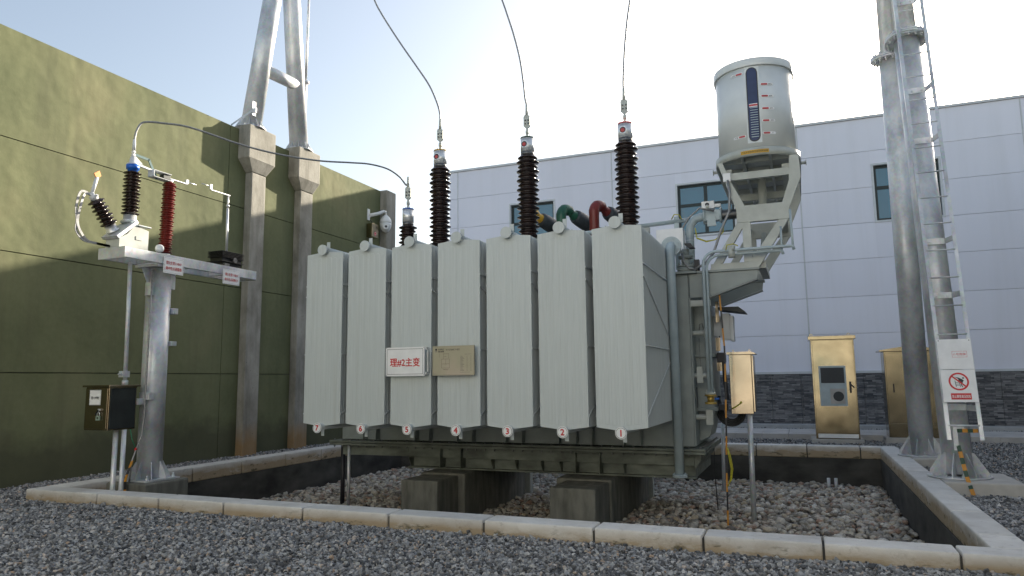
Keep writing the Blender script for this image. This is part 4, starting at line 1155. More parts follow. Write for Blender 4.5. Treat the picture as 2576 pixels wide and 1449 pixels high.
for k, c in ((0, 0), (1, 1)):
    b.tube([(-1.33, 10.46, 3.58), (-1.31, 10.45, 3.42+.01*k), (-1.18, 10.45, 3.36+.01*k), (-1.05, 10.45, 3.38), (-0.94, 10.45, 3.48), (-0.93, 10.46, 3.60)], 0.008, 6, 0)
b.build('bonding_lead', 'wire_yellow', TR)
b = MB(); b.tube([(-1.68, 10.55, 3.76), (-1.63, 10.5, 3.82), (-1.56, 10.5, 3.81), (-1.53, 10.55, 3.74)], 0.008, 6, 0)
b.build('bonding_lead', 'wire_yellow', TR)
b = MB()
b.tube([(-1.05, 10.45, 3.80), (-1.25, 10.42, 3.86), (-1.42, 10.42, 3.72), (-1.53, 10.42, 3.55), (-1.53, 10.4, 3.2), (-1.46, 10.3, 3.0), (-1.38, 10.1, 2.88)], 0.014, 8)
b.tube([(-0.80, 9.95, 4.10), (-0.78, 9.93, 3.9), (-0.80, 9.92, 3.65), (-0.92, 9.92, 3.40), (-1.03, 9.92, 3.10), (-1.15, 9.9, 2.95), (-1.32, 9.9, 2.88)], 0.018, 8)
b.tube([(-1.45, 9.9, 3.12), (-1.43, 9.88, 3.0), (-1.36, 9.88, 2.9), (-1.25, 9.9, 2.88)], 0.014, 8)
b.build('conduits', 'cable', TR)
b = MB(); b.box(-0.86, -0.76, 9.94, 9.975, 4.08, 4.20); b.box(-0.82, -0.785, 9.95, 9.97, 4.0, 4.09); b.build('breather_box', 'white', TR, bev=0.005)
b = MB(); b.box(-1.84, -1.46, 10.12, 10.35, 3.20, 3.53); b.build('junction_box', 'white', TR, bev=0.006)
b = MB(); b.prism_y([(-1.42, 3.255), (-1.33, 3.255), (-1.28, 3.19), (-1.36, 3.19)], 9.88, 10.02); b.build('rain_hood', 'ink', TR)
MB().box(-1.30, -1.235, 9.95, 10.05, 2.868, 3.03).build('relay_box', 'ink', TR)
# twin breather pipes
b = MB()
def bend(x0, xr, zt, y, zlo, r, drop_top):
    pts = [(x0, y, zlo), (x0, y, zt-0.17)]+[(x0+0.17*(1-math.cos(t)), y, zt-0.17+0.17*math.sin(t)) for t in [0.3, 0.6, 0.9, 1.2, 1.5]]+[(xr-0.05, y, zt), (xr, y, zt-0.005), (xr+0.01, y, zt-0.05)]
    b.tube(pts, r, 12)
bend(-1.165, -0.02, 3.10, 9.82, 1.215, 0.021, 0); bend(-1.125, -0.155, 3.055, 9.86, 1.215, 0.019, 0)
b.cyl((-0.02, 9.86, 3.10), (-0.03, 9.98, 3.62), 0.016, n=10); b.cyl((-0.158, 9.9, 3.05), (-0.158, 9.98, 3.40), 0.014, n=10)
b.build('breather_pipe', 'paint_blue', TR)
b = MB()
c = (-1.15, 9.84)
for (r_, za, zb, m_) in ((0.07, 1.19, 1.215, 0), (0.075, 1.165, 1.187, 1), (0.045, 1.09, 1.165, 1), (0.075, 1.06, 1.088, 1)): b.cyl((c[0], c[1], za), (c[0], c[1], zb), r_, n=20, mat=m_)
for i in range(5):
    a = 2*math.pi*i/5; b.nut((c[0]+.055*math.cos(a), c[1]+.055*math.sin(a), 1.215), (0, 0, 1), 0.01, 0.02, 0)
b.cyl((c[0]+.05, c[1], 1.13), (c[0]+.11, c[1], 1.13), 0.014, n=8, mat=2)
b.build('drain_valve', ['paint_light', 'brass', 'blue'], TR)
b = MB(); b.cyl((-0.78, 9.80, 3.09), (-0.76, 9.80, 3.16), 0.03, n=8, mat=0)
b.tube([(-0.86, 9.80, 3.10), (-0.84, 9.79, 3.17), (-0.76, 9.79, 3.18), (-0.70, 9.80, 3.15)], 0.008, 6, 1)
b.cyl((-0.79, 9.82, 3.0), (-0.79, 9.82, 3.13), 0.045, n=10, mat=0)
b.build('pipe_clamp', ['paint_light', 'wire_yellow'], TR)
# stub pipes and fittings on the tank end
for z in (2.02, 1.44, 0.88):
    b = MB(); b.cyl((TX1+.001, 10.06, z), (-1.21, 10.06, z), 0.035, n=16)
    if z > 2: b.cyl((-1.22, 10.06, z), (-1.20, 10.06, z), 0.07, n=20); b.cyl((-1.205, 10.06, z), (-1.18, 10.06, z), 0.066, n=20)
    elif z < 1: b.box(-1.24, -1.15, 10.0, 10.1, 0.78, 0.98)
    else: b.box(-1.34, -1.26, 10.02, 10.1, 1.34, 1.56)
    b.build('sampling_valve', 'paint_light', TR, bev=0.003)
MB().box(TX1+.021, -1.36, 10.12, 10.17, 1.0, 1.28).build('oil_gauge', 'dkgrey', TR)
b = MB(); b.tube([(-1.28, 10.03, 2.06), (-1.27, 10.02, 2.14), (-1.24, 10.02, 2.15), (-1.22, 10.03, 2.06)], 0.008, 6); b.tube([(-1.29, 10.03, 1.95), (-1.285, 10.02, 1.6), (-1.29, 10.03, 1.5)], 0.004, 5); b.build('capillary_tube', 'bolt', TR)
# side arm behind the tank seen through the frame, small bottom details
for (x, z, s_) in ((CX+0.56, 4.41, 1), (CX-0.56, 4.41, -1)):
    b = MB(); b.cyl((x-0.01*s_, 10.6, z), (x+0.07*s_, 10.6, z), 0.022, n=10); b.cyl((x+0.07*s_, 10.6, z), (x+0.078*s_, 10.6, z), 0.042, n=12)
    b.build('lifting_lug', 'paint_light', cons)
b = MB()
b.cyl((CX+0.02, 10.9, 3.72), (CX+0.02, 10.9, 4.36), 0.06, n=16)
b.build('oil_neck', 'paint_light', cons)

# hooded marshalling box on the tank end
b = MB(); b.box(-1.055, -0.93, 10.66, 10.86, 1.95, 2.33); b.box(-0.928, -0.88, 10.64, 10.88, 1.93, 2.29); b.box(-1.16, -1.06, 10.70, 10.80, 2.0, 2.3)
o = b.build('thermometer_box', 'trim', TR, bev=0.004)
b = MB(); b.prism_y([(-1.07, 2.41), (-0.79, 2.405), (-0.70, 2.33), (-0.70, 2.32), (-0.80, 2.335), (-1.07, 2.375)], 10.50, 10.95); b.build('rain_hood', 'darkmetal', o)
b = MB()
b.box(-1.14, -1.02, 10.30, 10.345, 2.56, 2.65); 
b.build('cable_clamps', 'ink', TR)
# signs on radiators
b = MB(); b.box(-4.952, -4.390, 7.905, 7.925, 1.472, 1.836, 0)
fn = lambda u, v: (-4.671+u, 7.9035, 1.654+v)
b.linef(-0.262, 0.262, -0.16, 0.16, 0.004, fn, 2); b.text('理#2主变', 0.108, fn, 0.0, -0.008, 1, 0.02, 0.43)
for u in (-.27, .27):
    for v in (-.172, .172): b.discf(u, v, 0.004, fn, 2, 8)
b.box(-4.39, -4.37, 7.925, 7.99, 1.49, 1.52, 3); b.box(-4.39, -4.37, 7.925, 7.99, 1.80, 1.83, 3); b.box(-4.372, -4.36, 7.95, 7.985, 1.52, 1.80, 3)
o = b.build('transformer_sign', ['white', 'redink', 'ink', 'alu'], TR)
o['label'] = 'white plate with red lettering across radiator 5'
b = MB(); b.box(-4.275, -3.701, 7.905, 7.925, 1.472, 1.836, 0)
fn = lambda u, v: (-3.988+u, 7.9035, 1.654+v)
b.linef(-0.28, 0.28, -0.175, 0.175, 0.0018, fn, 2)
b.text('山东电工', 0.020, fn, -0.165, 0.140, 1, 0.02, 0.085); b.text('SDEE', 0.018, fn, -0.165, 0.113, 1, 0.03, 0.08)
b.discf(-0.235, 0.138, 0.014, fn, 1, 16); b.segf((-.25, .113), (-.22, .113), 0.008, fn, 2)
b.text('电力变压器阀门布置图', 0.022, fn, -0.005, 0.135, 1, 0.0, 0.19)
for (p, q) in (((-.16, -.09), (-.16, .02)), ((-.16, .02), (-.05, .02)), ((-.05, .02), (-.05, -.09)), ((-.05, -.09), (-.16, -.09)), ((-.13, .02), (-.13, .085)), ((-.12, .05), (-.09, .05)),
               ((-.10, -.05), (-.10, .02)), ((-.16, -.04), (-.05, -.04)), ((-.14, -.105), (-.06, -.105)), ((-.19, .09), (-.19, .04)), ((-.06, .03), (-.06, .09)), ((-.14, .085), (-.06, .085)), ((-.13, -.11), (-.07, -.115))):
    b.segf(p, q, 0.0022, fn, 1)
for k in range(13):
    v = 0.05-k*0.0145; b.segf((0.10, v), (0.10+0.03+0.022*((k*7) % 5)/4, v), 0.0045, fn, 2)
    b.segf((0.185, v), (0.20, v), 0.0035, fn, 2); b.segf((0.235, v), (0.25, v), 0.0035, fn, 2)
b.segf((0.09, -.145), (0.23, -.145), 0.003, fn, 2); b.segf((0.16, .075), (0.25, .075), 0.003, fn, 2)
o = b.build('valve_diagram_plate', ['tan', 'ink', 'bolt'], TR)
o['label'] = 'tan engraved plate with a small diagram across radiator 4'

# ================================================================== PIT: posts, control box and cables
def post(x, y, z1, r, mat, label, m2=None):
    b = MB(); b.cyl((x, y, -0.63), (x, y, z1), r, n=16)
    return tag(b.build('pipe_post', mat), label, 'post')
post(-6.83, 9.84, 0.40, 0.026, 'galv', 'thin galvanised pipe rising from the pebbles under the tank left end')
post(-6.985, 9.90, 0.40, 0.035, 'ink', 'black pipe rising from the pebbles beside the thin galvanised one')
cb = empty('control_box', (-0.75, 10.6, -0.57), 'stainless control box on a pipe post in the pebbles right of the tank', 'control box')
b = MB(); b.cyl((-0.74, 10.66, -0.63), (-0.725, 10.66, 0.9), 0.036, n=20); b.build('post', 'galv', cb)
b = MB(); b.box(-0.962, -0.66, 10.59, 10.98, 0.90, 1.73); b.build('housing', 'stainless_pale', cb, bev=0.006)
b = MB(); b.prism_y([(-0.99, 1.732), (-0.60, 1.732), (-0.60, 1.745), (-0.66, 1.77), (-0.99, 1.765)], 10.55, 11.02)
for x in (-0.9, -0.68): b.ringf(x, 1.785, 0.008, 0.015, lambda u, v: (u, 10.6, v), 0, 12)
b.build('roof', 'stainless_pale', cb)
b = MB(); b.box(-0.658, -0.635, 10.60, 10.97, 0.93, 1.715); b.build('door', 'stainless_pale', cb, bev=0.003)
b = MB(); b.tube([(-0.83, 10.575, 1.06), (-0.84, 10.56, 1.04), (-0.90, 10.55, 1.0), (-0.955, 10.55, 0.97)], 0.010, 8); b.nut((-0.825, 10.59, 1.06), (0, -1, 0), 0.018, 0.01, 0); b.build('earth_lead', 'wire_yellow', cb)
b = MB()
def arc(cx, cy, cz, rx, rz, t0, t1, k=14): return [(cx+rx*math.cos(t0+(t1-t0)*i/k), cy, cz+rz*math.sin(t0+(t1-t0)*i/k)) for i in range(k+1)]
for i, dr in enumerate((0, 0.025, 0.05, .07)):
    pts = arc(-0.98, 10.75+0.03*i, 0.93, 0.19-dr, 0.20-dr, math.pi, 2*math.pi+0.1)
    b.tube([(-1.13-0.01*i, 10.75+.03*i, 1.15)]+pts, 0.018, 8)
tag(b.build('cable_loop', 'black'), 'black corrugated cables looping below the stainless control box', 'cable')
b = MB()
b.box(-1.11, -1.0, 10.45, 10.62, 1.62, 1.76); b.box(-1.12, -1.0, 10.45, 10.6, 0.95, 1.04); b.box(-1.075, -1.06, 10.5, 10.56, 1.9, 2.0)
b.tube([(-1.03, 10.5, 1.7), (-1.02, 10.5, 1.4), (-1.0, 10.5, 1.1)], 0.028, 10)
b.build('cable_tray', 'ink', TR, bev=0.006)
b = MB(); b.box(-1.11, -1.04, 10.40, 10.44, 1.50, 1.62); b.box(-1.11, -1.05, 10.40, 10.44, 1.78, 1.97); b.box(-1.115, -1.07, 10.6, 10.64, 2.2, 2.5); b.build('warm_channel', 'stainless_pale', TR)
# striped earthing bar from arm to pebbles
st_pts = [(-1.02, 9.98, -0.56), (-1.005, 9.98, 0.2), (-0.99, 9.98, 0.52), (-0.97, 9.99, 1.2), (-0.955, 10.0, 1.75), (-0.99, 10.0, 2.55)]
strip('earthing_strip', st_pts, 0.022, 'long thin orange and black earthing strip running from tank top to pebbles', 'orange', 'ink', 13, 0.006, (0, 1, 0))
b = MB()
for k in range(3): b.tube([(-0.985, 9.965, 0.5), (-0.97+.012*k, 9.955, 0.40), (-0.945+.012*k, 9.955, 0.22), (-0.96+.008*k, 9.955, 0.08), (-1.005, 9.965, -0.02)], 0.005, 6)
tag(b.build('earth_wire', 'wire_yellow'), 'loose yellow green wires looping on the striped strip', 'wire')
b = MB(); b.tube([(-1.26, 10.9, 0.40), (-1.265, 10.93, 0.0), (-1.245, 10.96, -0.60)], 0.007, 6)
tag(b.build('earth_wire', 'black'), 'thin dark wire hanging from the tank corner to the pebbles', 'wire')
b = MB(); b.cyl((-1.4, 13.3, -0.63), (-1.36, 13.3, 0.95), 0.03, n=14)
tag(b.build('pipe_post', 'galv'), 'slim galvanised post near the far pit wall behind the control box', 'post')
for x, lb in ((0.32, 'left one of two short pale pipe stubs in far pebbles'), (0.44, 'right one of two short pale pipe stubs in far pebbles')):
    b = MB(); b.cyl((x, 14.3, -0.63), (x, 14.3, -0.40), 0.03, n=14); tag(b.build('pipe_stub', 'galv'), lb, 'pipe stub', 'pipe stubs in the pebbles')

# ================================================================== NEUTRAL POINT STAND (left)
SX = -8.2
b = MB(); b.box(-8.56, -7.85, 6.88, 7.58, -0.9, 0.14)
tag(b.build('foundation_block', 'concrete_dark', bev=0.025), 'square concrete block under the left galvanised stand', 'concrete block')
es = empty('equipment_stand', (SX, 7.22, 0.14), 'single thick galvanised post with a level beam carrying the neutral point gear', 'stand')
b = MB(); b.cyl((SX, 7.23, 0.16), (SX, 7.23, 2.985), 0.158, n=32); b.build('post', 'galv', es)
b = MB(); b.box(-8.47, -7.93, 6.96, 7.5, 0.142, 0.162)
for i in range(8):
    a = 2*math.pi*i/8+0.2; d = V(math.cos(a), math.sin(a), 0); q = V(-d[1], d[0], 0)*.005; o_ = V(SX, 7.23, 0.162)
    pts = [o_+d*0.15, o_+d*0.265, o_+d*0.25+V(0, 0, .05), o_+d*0.165+V(0, 0, 0.22), o_+d*0.15+V(0, 0, .22)]
    b.add([p-q for p in pts]+[p+q for p in pts], [(0, 1, 2, 3, 4), (9, 8, 7, 6, 5)]+[(k, k+5, (k+1) % 5+5, (k+1) % 5) for k in range(5)])
for dx in (-.21, .21):
    for dy in (-.21, .21): b.nut((SX+dx, 7.23+dy, 0.162), (0, 0, 1), 0.022, 0.03)
b.build('base_plate', 'galv', es)
b = MB()
b.box(-8.0, -7.96, 6.47, 8.85, 3.03, 3.165); b.box(-8.42, -8.38, 6.47, 8.85, 3.03, 3.165)
for y in (6.47, 7.0, 7.6, 8.3, 8.81): b.box(-8.379, -8.001, y, y+0.04, 3.045, 3.15)
b.box(-8.43, -7.95, 6.462, 6.4695, 3.02, 3.17)
b.box(-8.42, -7.96, 8.852, 8.86, 3.02, 3.17)
b.box(-8.40, -7.98, 7.0, 7.46, 2.99, 3.0285)
for d_ in (-1, 1): b.prism_x([(7.23+d_*0.16, 2.985), (7.23+d_*0.3, 2.985), (7.23+d_*0.16, 2.7)], SX-0.005, SX+0.005)
b.build('beam', 'galv', es, bev=0.004)
for (dy, z, dz) in ((-.165, 2.60, .18), (.165, 2.72, .18), (.165, 2.37, .08), (.165, 1.93, .06), (-.165, 1.2, .1)):
    MB().box(SX-0.02, SX+0.16 if z < 2.5 else SX+0.08, 7.23+dy-0.04, 7.23+dy+0.04, z, z+dz).build('cable_bracket', 'galv', es, bev=0.003)
b = MB(); b.cyl((-8.22, 6.80, 1.42), (-8.24, 6.79, 3.03), 0.026, n=12); b.box(-8.27, -8.19, 6.74, 6.84, 1.50, 1.58); b.nut((-8.23, 6.74, 1.54), (0, -1, 0), .02, .02); b.cyl((-8.22, 6.80, 1.40), (-8.22, 6.80, 1.46), 0.038, n=12)
b.build('drive_rod', 'galv', es)
b = MB(); b.tube([(-8.1, 7.03, 2.95), (-8.1, 7.02, 2.0), (-8.1, 7.02, 1.0), (-8.1, 7.0, 0.75), (-8.1, 6.86, 0.4), (-8.08, 6.83, 0.16)], 0.012, 8); b.build('cable', 'cable', es)
# mechanism box
mb_ = empty('mechanism_box', (-8.3, 6.75, 0.85), 'small stainless switch box with a padlock on the left stand', 'switch box')
X0, X1, Y0, Y1 = -8.56, -8.14, 6.52, 6.92
b = MB(); b.box(X0, X1-0.0, Y0, Y1, 0.83, 1.375); b.build('housing', 'stainless_pale', mb_, bev=0.004)
b = MB(); b.box(X0-0.03, X1+0.035, Y0-0.035, Y1+0.03, 1.376, 1.40); b.build('roof', 'stainless_pale', mb_, bev=0.003)
b = MB(); b.box(X0+0.01, X1-0.02, Y0-0.012, Y0-0.001, 0.85, 1.36); d = b.build('door', 'stainless_pale', mb_, bev=0.003)
b = MB(); fn = lambda u, v: (-8.375+u, Y0-0.016, 1.24+v)
b.box(-8.475, -8.275, Y0-0.0145, Y0-0.0125, 1.15, 1.34, 0); b.text('理112中地', 0.036, fn, 0, 0, 1, 0.02, 0.135); b.linef(-.095, .095, -.085, .095, .002, fn, 1)
b.build('name_plate', ['white', 'ink'], d)
b = MB(); c = (-8.28, Y0-0.03, 0.99)
b.box(c[0]-.032, c[0]+.032, c[1]-.008, c[1]+.008, c[2]-.03, c[2]+.025, 0); b.box(c[0]-.016, c[0]+.014, c[1]-.0095, c[1]-.008, c[2]-.012, c[2]+.012, 2)
b.tube([(c[0]-.02, c[1], c[2]+.02), (c[0]-.02, c[1], c[2]+.06), (c[0], c[1], c[2]+.08), (c[0]+.02, c[1], c[2]+.06), (c[0]+.02, c[1], c[2]+.02)], .005, 6, 1)
b.cyl((c[0]+.01, Y0-.012, c[2]+.1), (c[0]+.01, Y0-.04, c[2]+.1), 0.014, n=10, mat=1); b.bar((c[0]+.01, Y0-.035, c[2]+.1), (c[0]-.045, Y0-.035, c[2]+.04), .012, .014, 2)
b.build('padlock', ['lock', 'alu', 'ink'], d)
b = MB(); b.box(X1+.001, X1+.012, Y0+.01, Y1-.02, 0.85, 1.36)
b.build('side_door', 'darkmetal', mb_, bev=0.003)
b = MB(); b.box(-8.2, -8.12, 6.925, 7.09, 1.14, 1.22); b.build('mounting_arm', 'galv', mb_)
b = MB(); b.cyl((-8.16, 6.78, -0.63), (-8.16, 6.78, 0.829), 0.03, n=14); b.cyl((-8.235, 6.72, -0.63), (-8.235, 6.72, 0.829), 0.032, n=14); b.build('conduit', 'galv', mb_)
b = MB(); b.tube([(-8.15, 6.86, 0.83), (-8.12, 6.87, 0.7), (-8.08, 6.90, 0.58)], 0.006, 6); b.nut((-8.08, 6.9, 0.56), (0, 0, 1), 0.018, 0.016, 1); b.build('earth_lead', ['wire_green', 'redink'], mb_)
strip('earthing_strip', [(-7.98, 6.69, 0.0), (-8.0, 6.70, 0.22), (-8.05, 6.83, 0.43)], 0.045, 'orange and black striped earthing strip at the foot of the left stand', 'orange', 'ink', 5, .006, (0, 1, 0.3))

# disconnector: inverted V of two insulators
ds = empty('neutral_disconnector', (SX, 6.66, 3.17), 'grounding switch with one upright and one slanting brown insulator on the left stand', 'switch')
b = MB(); b.prism_x([(6.46, 3.168), (6.90, 3.168), (6.90, 3.45), (6.68, 3.49), (6.58, 3.36), (6.46, 3.28)], -8.30, -8.06)
b.box(-8.058, -8.054, 6.70, 6.80, 3.30, 3.35, 0); b.build('gearbox', 'paint_light', ds, bev=0.005)
b = MB(); b.prism_x([(6.40, 3.30), (6.44, 3.27), (6.70, 3.505), (6.66, 3.53)], -8.32, -8.04); b.box(-8.32, -8.04, 6.72, 6.92, 3.492, 3.506)
b.lathe([(0.05, 3.507), (0.06, 3.53)], (SX, 6.71, 0), (0, 0, 1), 16); b.lathe([(0.10, 3.53), (0.11, 3.545), (0.11, 3.56)], (SX, 6.71, 0), (0, 0, 1), 16)
b.build('mount_plates', 'galv', ds, bev=0.003)
def ins(parent, p0, ax, L, rc, r1, r2, n, mat, capr, name, caps=('alu', 'alu')):
    p0 = V(*p0); ax = unit(V(*ax)); b = MB()
    b.lathe(sheds(0.0, L, n, rc, r1, r2), p0+ax*0.085, ax, 26); o = b.build(name, mat, parent)
    b = MB(); b.lathe([(capr*1.2, 0), (capr*1.2, 0.012), (capr, 0.016), (capr, 0.084)], p0, ax, 22); b.build('base_cap', caps[0], o)
    return o, p0+ax*(L+0.085), ax
o, tp, ax = ins(ds, (SX, 6.71, 3.56), (0, 0, 1), 0.60, 0.058, 0.112, 0.100, 13, 'porcelain', 0.082, 'insulator')
b = MB(); z = tp[2]
b.lathe([(0.062, 0.001), (0.062, 0.03), (0.080, 0.031), (0.082, 0.09)], tp, ax, 20, 0)
b.lathe([(0.076, 0.0905), (0.074, 0.11), (0.05, 0.112), (0.042, 0.18), (0.035, 0.182), (0.035, 0.205)], tp, ax, 20, 1)
b.cyl(tp+V(0, 0, .206), tp+V(0, 0, .30), 0.016, n=10, mat=1)
b.box(SX-.02, SX+.02, 6.69, 6.73, z+0.22, z+0.245, 1); b.box(SX-.02, SX+.02, 6.69, 6.73, z+0.265, z+0.285, 1)
b.cyl(tp+V(0, 0, .30), tp+V(0, 0, .45), 0.024, 0.018, 12, 1)
b.bar((SX, 6.74, z+.245), (SX, 6.96, z+.235), .012, .035, 2); b.bar((SX, 6.95, z+.245), (SX, 7.10, z+.0), .012, .035, 2)
b.build('terminal', ['blue', 'trim', 'teal'], o)
NT_TOP = z+.45
b = MB(); zz = z+.12
b.bar((SX, 6.76, zz), (SX, 7.02, zz-0.02), .03, .03, 0); b.prism_x([(6.74, zz+.1), (6.76, zz+.02), (6.86, zz+.02)], SX-.01, SX+.01, 0)
b.box(SX-.06, SX+.06, 7.00, 7.30, zz-.11, zz-.10, 0); b.box(SX-.06, SX+.06, 7.00, 7.30, zz-.02, zz-.01, 0); b.box(SX-.06, SX+.06, 7.00, 7.01, zz-.0995, zz-.0205, 0)
b.box(SX-.04, SX+.04, 7.18, 7.30, zz-.09, zz-.03, 1)
b.build('contact_jaw', ['trim', 'darkmetal'], ds, bev=0.003)
tax = V(0, -0.62, 0.78)
o, tp, ax = ins(ds, (SX, 6.47, 3.39), tax, 0.36, 0.055, 0.105, 0.092, 7, 'porcelain', 0.07, 'insulator')
b = MB(); b.lathe([(0.05, 0), (0.052, 0.05), (0.03, 0.06), (0.03, 0.1)], tp, ax, 18); b.nut(tp+ax*.05+V(.05, 0, 0), (1, 0, 0), .02, .02)
b.build('head_cap', 'trim', o)
q0 = tp+ax*0.08
b = MB(); q1 = V(SX, 6.20, 4.03)
b.tube([q0, q1], 0.022, 10, 0); b.prism_x([(6.15, 4.07), (6.19, 4.01), (6.25, 4.06), (6.22, 4.125)], SX-.004, SX+.012, 1)
b.build('switch_blade', ['trim', 'copper'], ds)
b = MB()
for k, yy in ((0, 0), (1, 0.09)):
    pts = [(SX, q0[1], q0[2]-0.02), (SX, 6.0+yy*.6, 3.80-yy*.2), (SX+.01*k, 5.95+yy*.5, 3.60), (SX, 5.97+yy*.1, 3.42), (SX+.01*k, 5.97+yy*.5, 3.30), (SX, 6.07+yy*.6, 3.20), (SX, 6.25, 3.185), (SX, 6.44, 3.18)]
    P_ = [V(*p) for p in pts]
    fine = []
    for i in range(len(P_)-1):
        a, c2, e, f_ = P_[max(i-1, 0)], P_[i], P_[i+1], P_[min(i+2, len(P_)-1)]
        for t in np.linspace(0, 1, 6, endpoint=False):
            fine.append(0.5*((2*c2)+(-a+e)*t+(2*a-5*c2+4*e-f_)*t*t+(-a+3*c2-3*e+f_)*t**3))
    fine.append(P_[-1])
    for u_, v_ in zip(fine[:-1], fine[1:]): b.bar(u_, v_+(v_-u_)*0.06, 0.010, 0.030, upv=unit(np.cross(v_-u_, V(1, 0, 0))))
b.build('flexible_braid', 'cable', ds)
# surge arrester
sa = empty('surge_arrester', (SX, 7.32, 3.17), 'slim red ribbed surge arrester standing on the left stand beam', 'arrester')
b = MB(); b.lathe(sheds(0, 1.03, 32, 0.05, 0.094, 0.082), (SX, 7.30, 3.22), (0.0, 0.02, 1), 24); b.build('housing', 'silicone', sa)
b = MB(); b.cyl((SX, 7.30, 3.166), (SX, 7.30, 3.219), 0.07, n=16); b.cyl((SX, 7.32, 4.251), (SX, 7.32, 4.30), 0.045, n=16)
b.box(SX-.02, SX+.02, 7.28, 7.62, 4.30, 4.312); b.box(SX-.02, SX+.02, 7.60, 7.64, 4.3125, 4.37)
b.cyl((SX, 7.63, 4.34), (SX, 7.80, 4.34), 0.007, n=8); b.build('fittings', 'alu', sa)
b = MB(); b.lathe([(0.05, 0), (0.055, .01), (0.055, .05), (.03, .06)], (-8.1, 7.12, 3.24), (0.6, -0.5, 0.3), 16, 0); b.box(-8.2, -8.1, 7.1, 7.25, 3.17, 3.2, 1)
b.build('discharge_counter', ['trim', 'bolt'], sa)
# current transformer with the rod gap
ct = empty('current_transformer', (SX, 8.45, 3.17), 'squat black resin current transformer with a thin rod on the beam end', 'current transformer')
b = MB()
for i in range(5): b.box(-8.35, -8.05, 8.22, 8.68, 3.315+.022*i, 3.326+.022*i)
b.box(-8.32, -8.08, 8.25, 8.65, 3.2005, 3.42); b.box(-8.36, -8.04, 8.20, 8.66, 3.245, 3.258); b.box(-8.3, -8.1, 8.28, 8.62, 3.166, 3.20)
b.build('body', 'black', ct, bev=0.008)
b = MB(); b.cyl((-8.04, 8.47, 3.29), (-8.03, 8.47, 3.29), 0.04, n=16); b.box(-8.06, -8.03, 8.25, 8.35, 3.17, 3.22); b.build('terminal_cover', 'bolt', ct)
b = MB(); b.cyl((SX, 8.45, 3.42), (SX, 8.44, 4.12), 0.020, n=12); b.cyl((SX, 8.44, 4.12), (SX, 8.44, 4.33), 0.014, n=10); b.cyl((SX, 8.44, 4.15), (SX, 8.44, 4.18), 0.026, n=12)
b.box(SX-.015, SX+.015, 8.08, 8.47, 4.33, 4.342); b.box(SX-.015, SX+.015, 8.06, 8.10, 4.3425, 4.42); b.cyl((SX, 7.90, 4.39), (SX, 8.07, 4.39), 0.006, n=8)
b.build('gap_rod', 'alu', ct)
b = MB(); b.tube([(-8.05, 8.30, 3.04), (-8.04, 8.36, 2.98), (-8.04, 8.46, 2.97), (-8.06, 8.54, 3.03)], 0.014, 8); b.build('cable', 'black', ct)
def ssign(y0, y1, z0, z1, l1, l2, label):
    x = -7.945; b = MB(); b.box(x-.006, x, y0, y1, z0, z1, 0); yc = (y0+y1)/2; zc = (z0+z1)/2
    fn = lambda u, v: (x+.002, yc+u, zc+v)
    hw = (y1-y0)/2
    b.text(l1, 0.046, fn, 0, 0.037, 1, 0.008, hw*1.55); b.text(l2, 0.046, fn, 0, -0.04, 1, 0.008, hw*1.6)
    b.linef(-hw+.012, hw-.012, -.098, .098, .002, fn, 2)
    return tag(b.build('equipment_sign', ['white', 'redink', 'bolt']), label, 'sign', 'signs on the left stand beam')
ssign(7.065, 7.40, 2.905, 3.127, '理2主变110kV', '侧中性点避雷器', 'white sign with red lettering below the red arrester')
ssign(8.14, 8.48, 2.890, 3.11, '理2主变110kV', '侧中性点间隙CT', 'white sign with red lettering below the black current transformer')

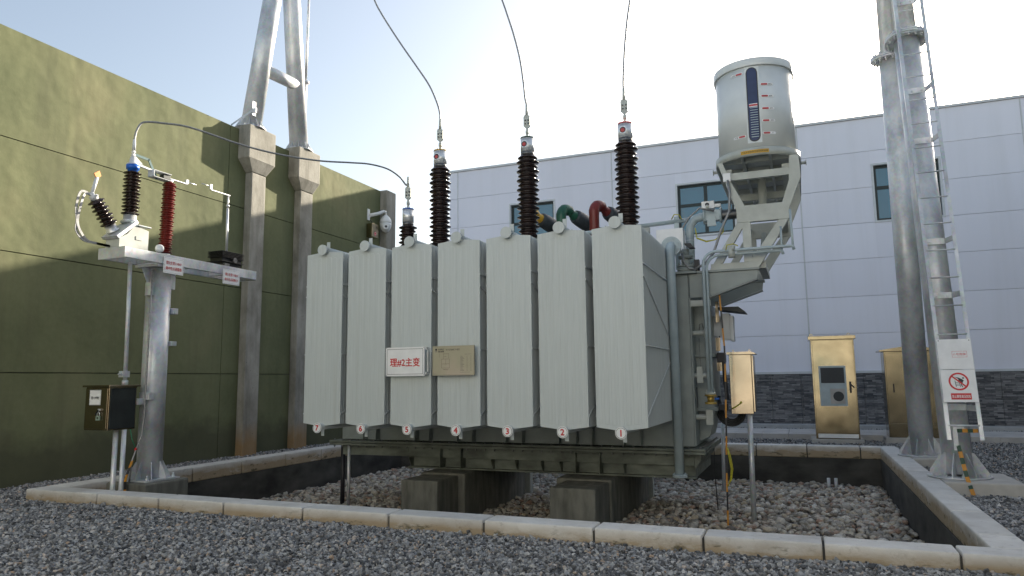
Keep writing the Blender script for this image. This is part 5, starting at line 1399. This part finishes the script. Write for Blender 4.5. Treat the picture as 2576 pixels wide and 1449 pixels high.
# ================================================================== CONDUCTORS
def smooth(pts, k=8):
    P_ = [V(*p) for p in pts]; out = []
    for i in range(len(P_)-1):
        a, c2, e, f_ = P_[max(i-1, 0)], P_[i], P_[i+1], P_[min(i+2, len(P_)-1)]
        for t in np.linspace(0, 1, k, endpoint=False):
            out.append(0.5*((2*c2)+(-a+e)*t+(2*a-5*c2+4*e-f_)*t*t+(-a+3*c2-3*e+f_)*t**3))
    out.append(P_[-1]); return out
def cable(pts, r, label, group):
    b = MB(); b.tube(smooth(pts), r, 10)
    return tag(b.build('overhead_conductor', 'cable'), label, 'cable', group)
GRP = 'aluminium conductors rising from the bushings'
cable([(-5.465, 10.35, 5.83), (-5.474, 10.35, 5.95), (-5.536, 10.35, 6.155), (-5.676, 10.35, 6.464), (-5.913, 10.35, 6.832), (-6.196, 10.35, 7.252), (-6.445, 10.35, 7.638), (-6.657, 10.35, 7.985), (-6.813, 10.35, 8.287), (-7.1, 10.35, 9.0), (-7.4, 10.35, 10.0)], 0.015, 'conductor curving up left from the yellow capped bushing', GRP)
cable([(-3.890, 10.35, 5.83), (-3.915, 10.35, 5.95), (-3.937, 10.35, 6.199), (-3.994, 10.35, 6.619), (-4.094, 10.35, 7.052), (-4.204, 10.35, 7.424), (-4.301, 10.35, 7.728), (-4.6, 10.35, 8.6), (-5.0, 10.35, 9.7)], 0.015, 'conductor rising from the green capped bushing', GRP)
cable([(-2.295, 10.35, 5.83), (-2.293, 10.35, 5.978), (-2.26, 10.35, 6.423), (-2.209, 10.35, 6.868), (-2.146, 10.35, 7.248), (-2.0, 10.35, 8.1), (-1.8, 10.35, 9.1)], 0.015, 'conductor rising almost straight from the red capped bushing', GRP)
b = MB(); b.tube(smooth([(SX, 6.71, NT_TOP-0.02), (-8.19, 6.72, 4.80), (-8.164, 6.763, 4.925), (-8.121, 6.837, 4.973), (-8.026, 7.001, 4.997), (-7.845, 7.315, 5.012), (-7.512, 7.891, 4.907), (-7.214, 8.405, 4.863), (-6.897, 8.954, 4.88), (-6.627, 9.422, 4.947), (-6.449, 9.728, 4.985), (-6.283, 10.015, 4.962), (-6.169, 10.213, 4.863), (-6.10, 10.33, 4.74), (-6.08, 10.35, NB-0.02)]), 0.014, 10)
tag(b.build('neutral_conductor', 'cable'), 'grey conductor arching from the left stand to the blue capped bushing', 'cable')
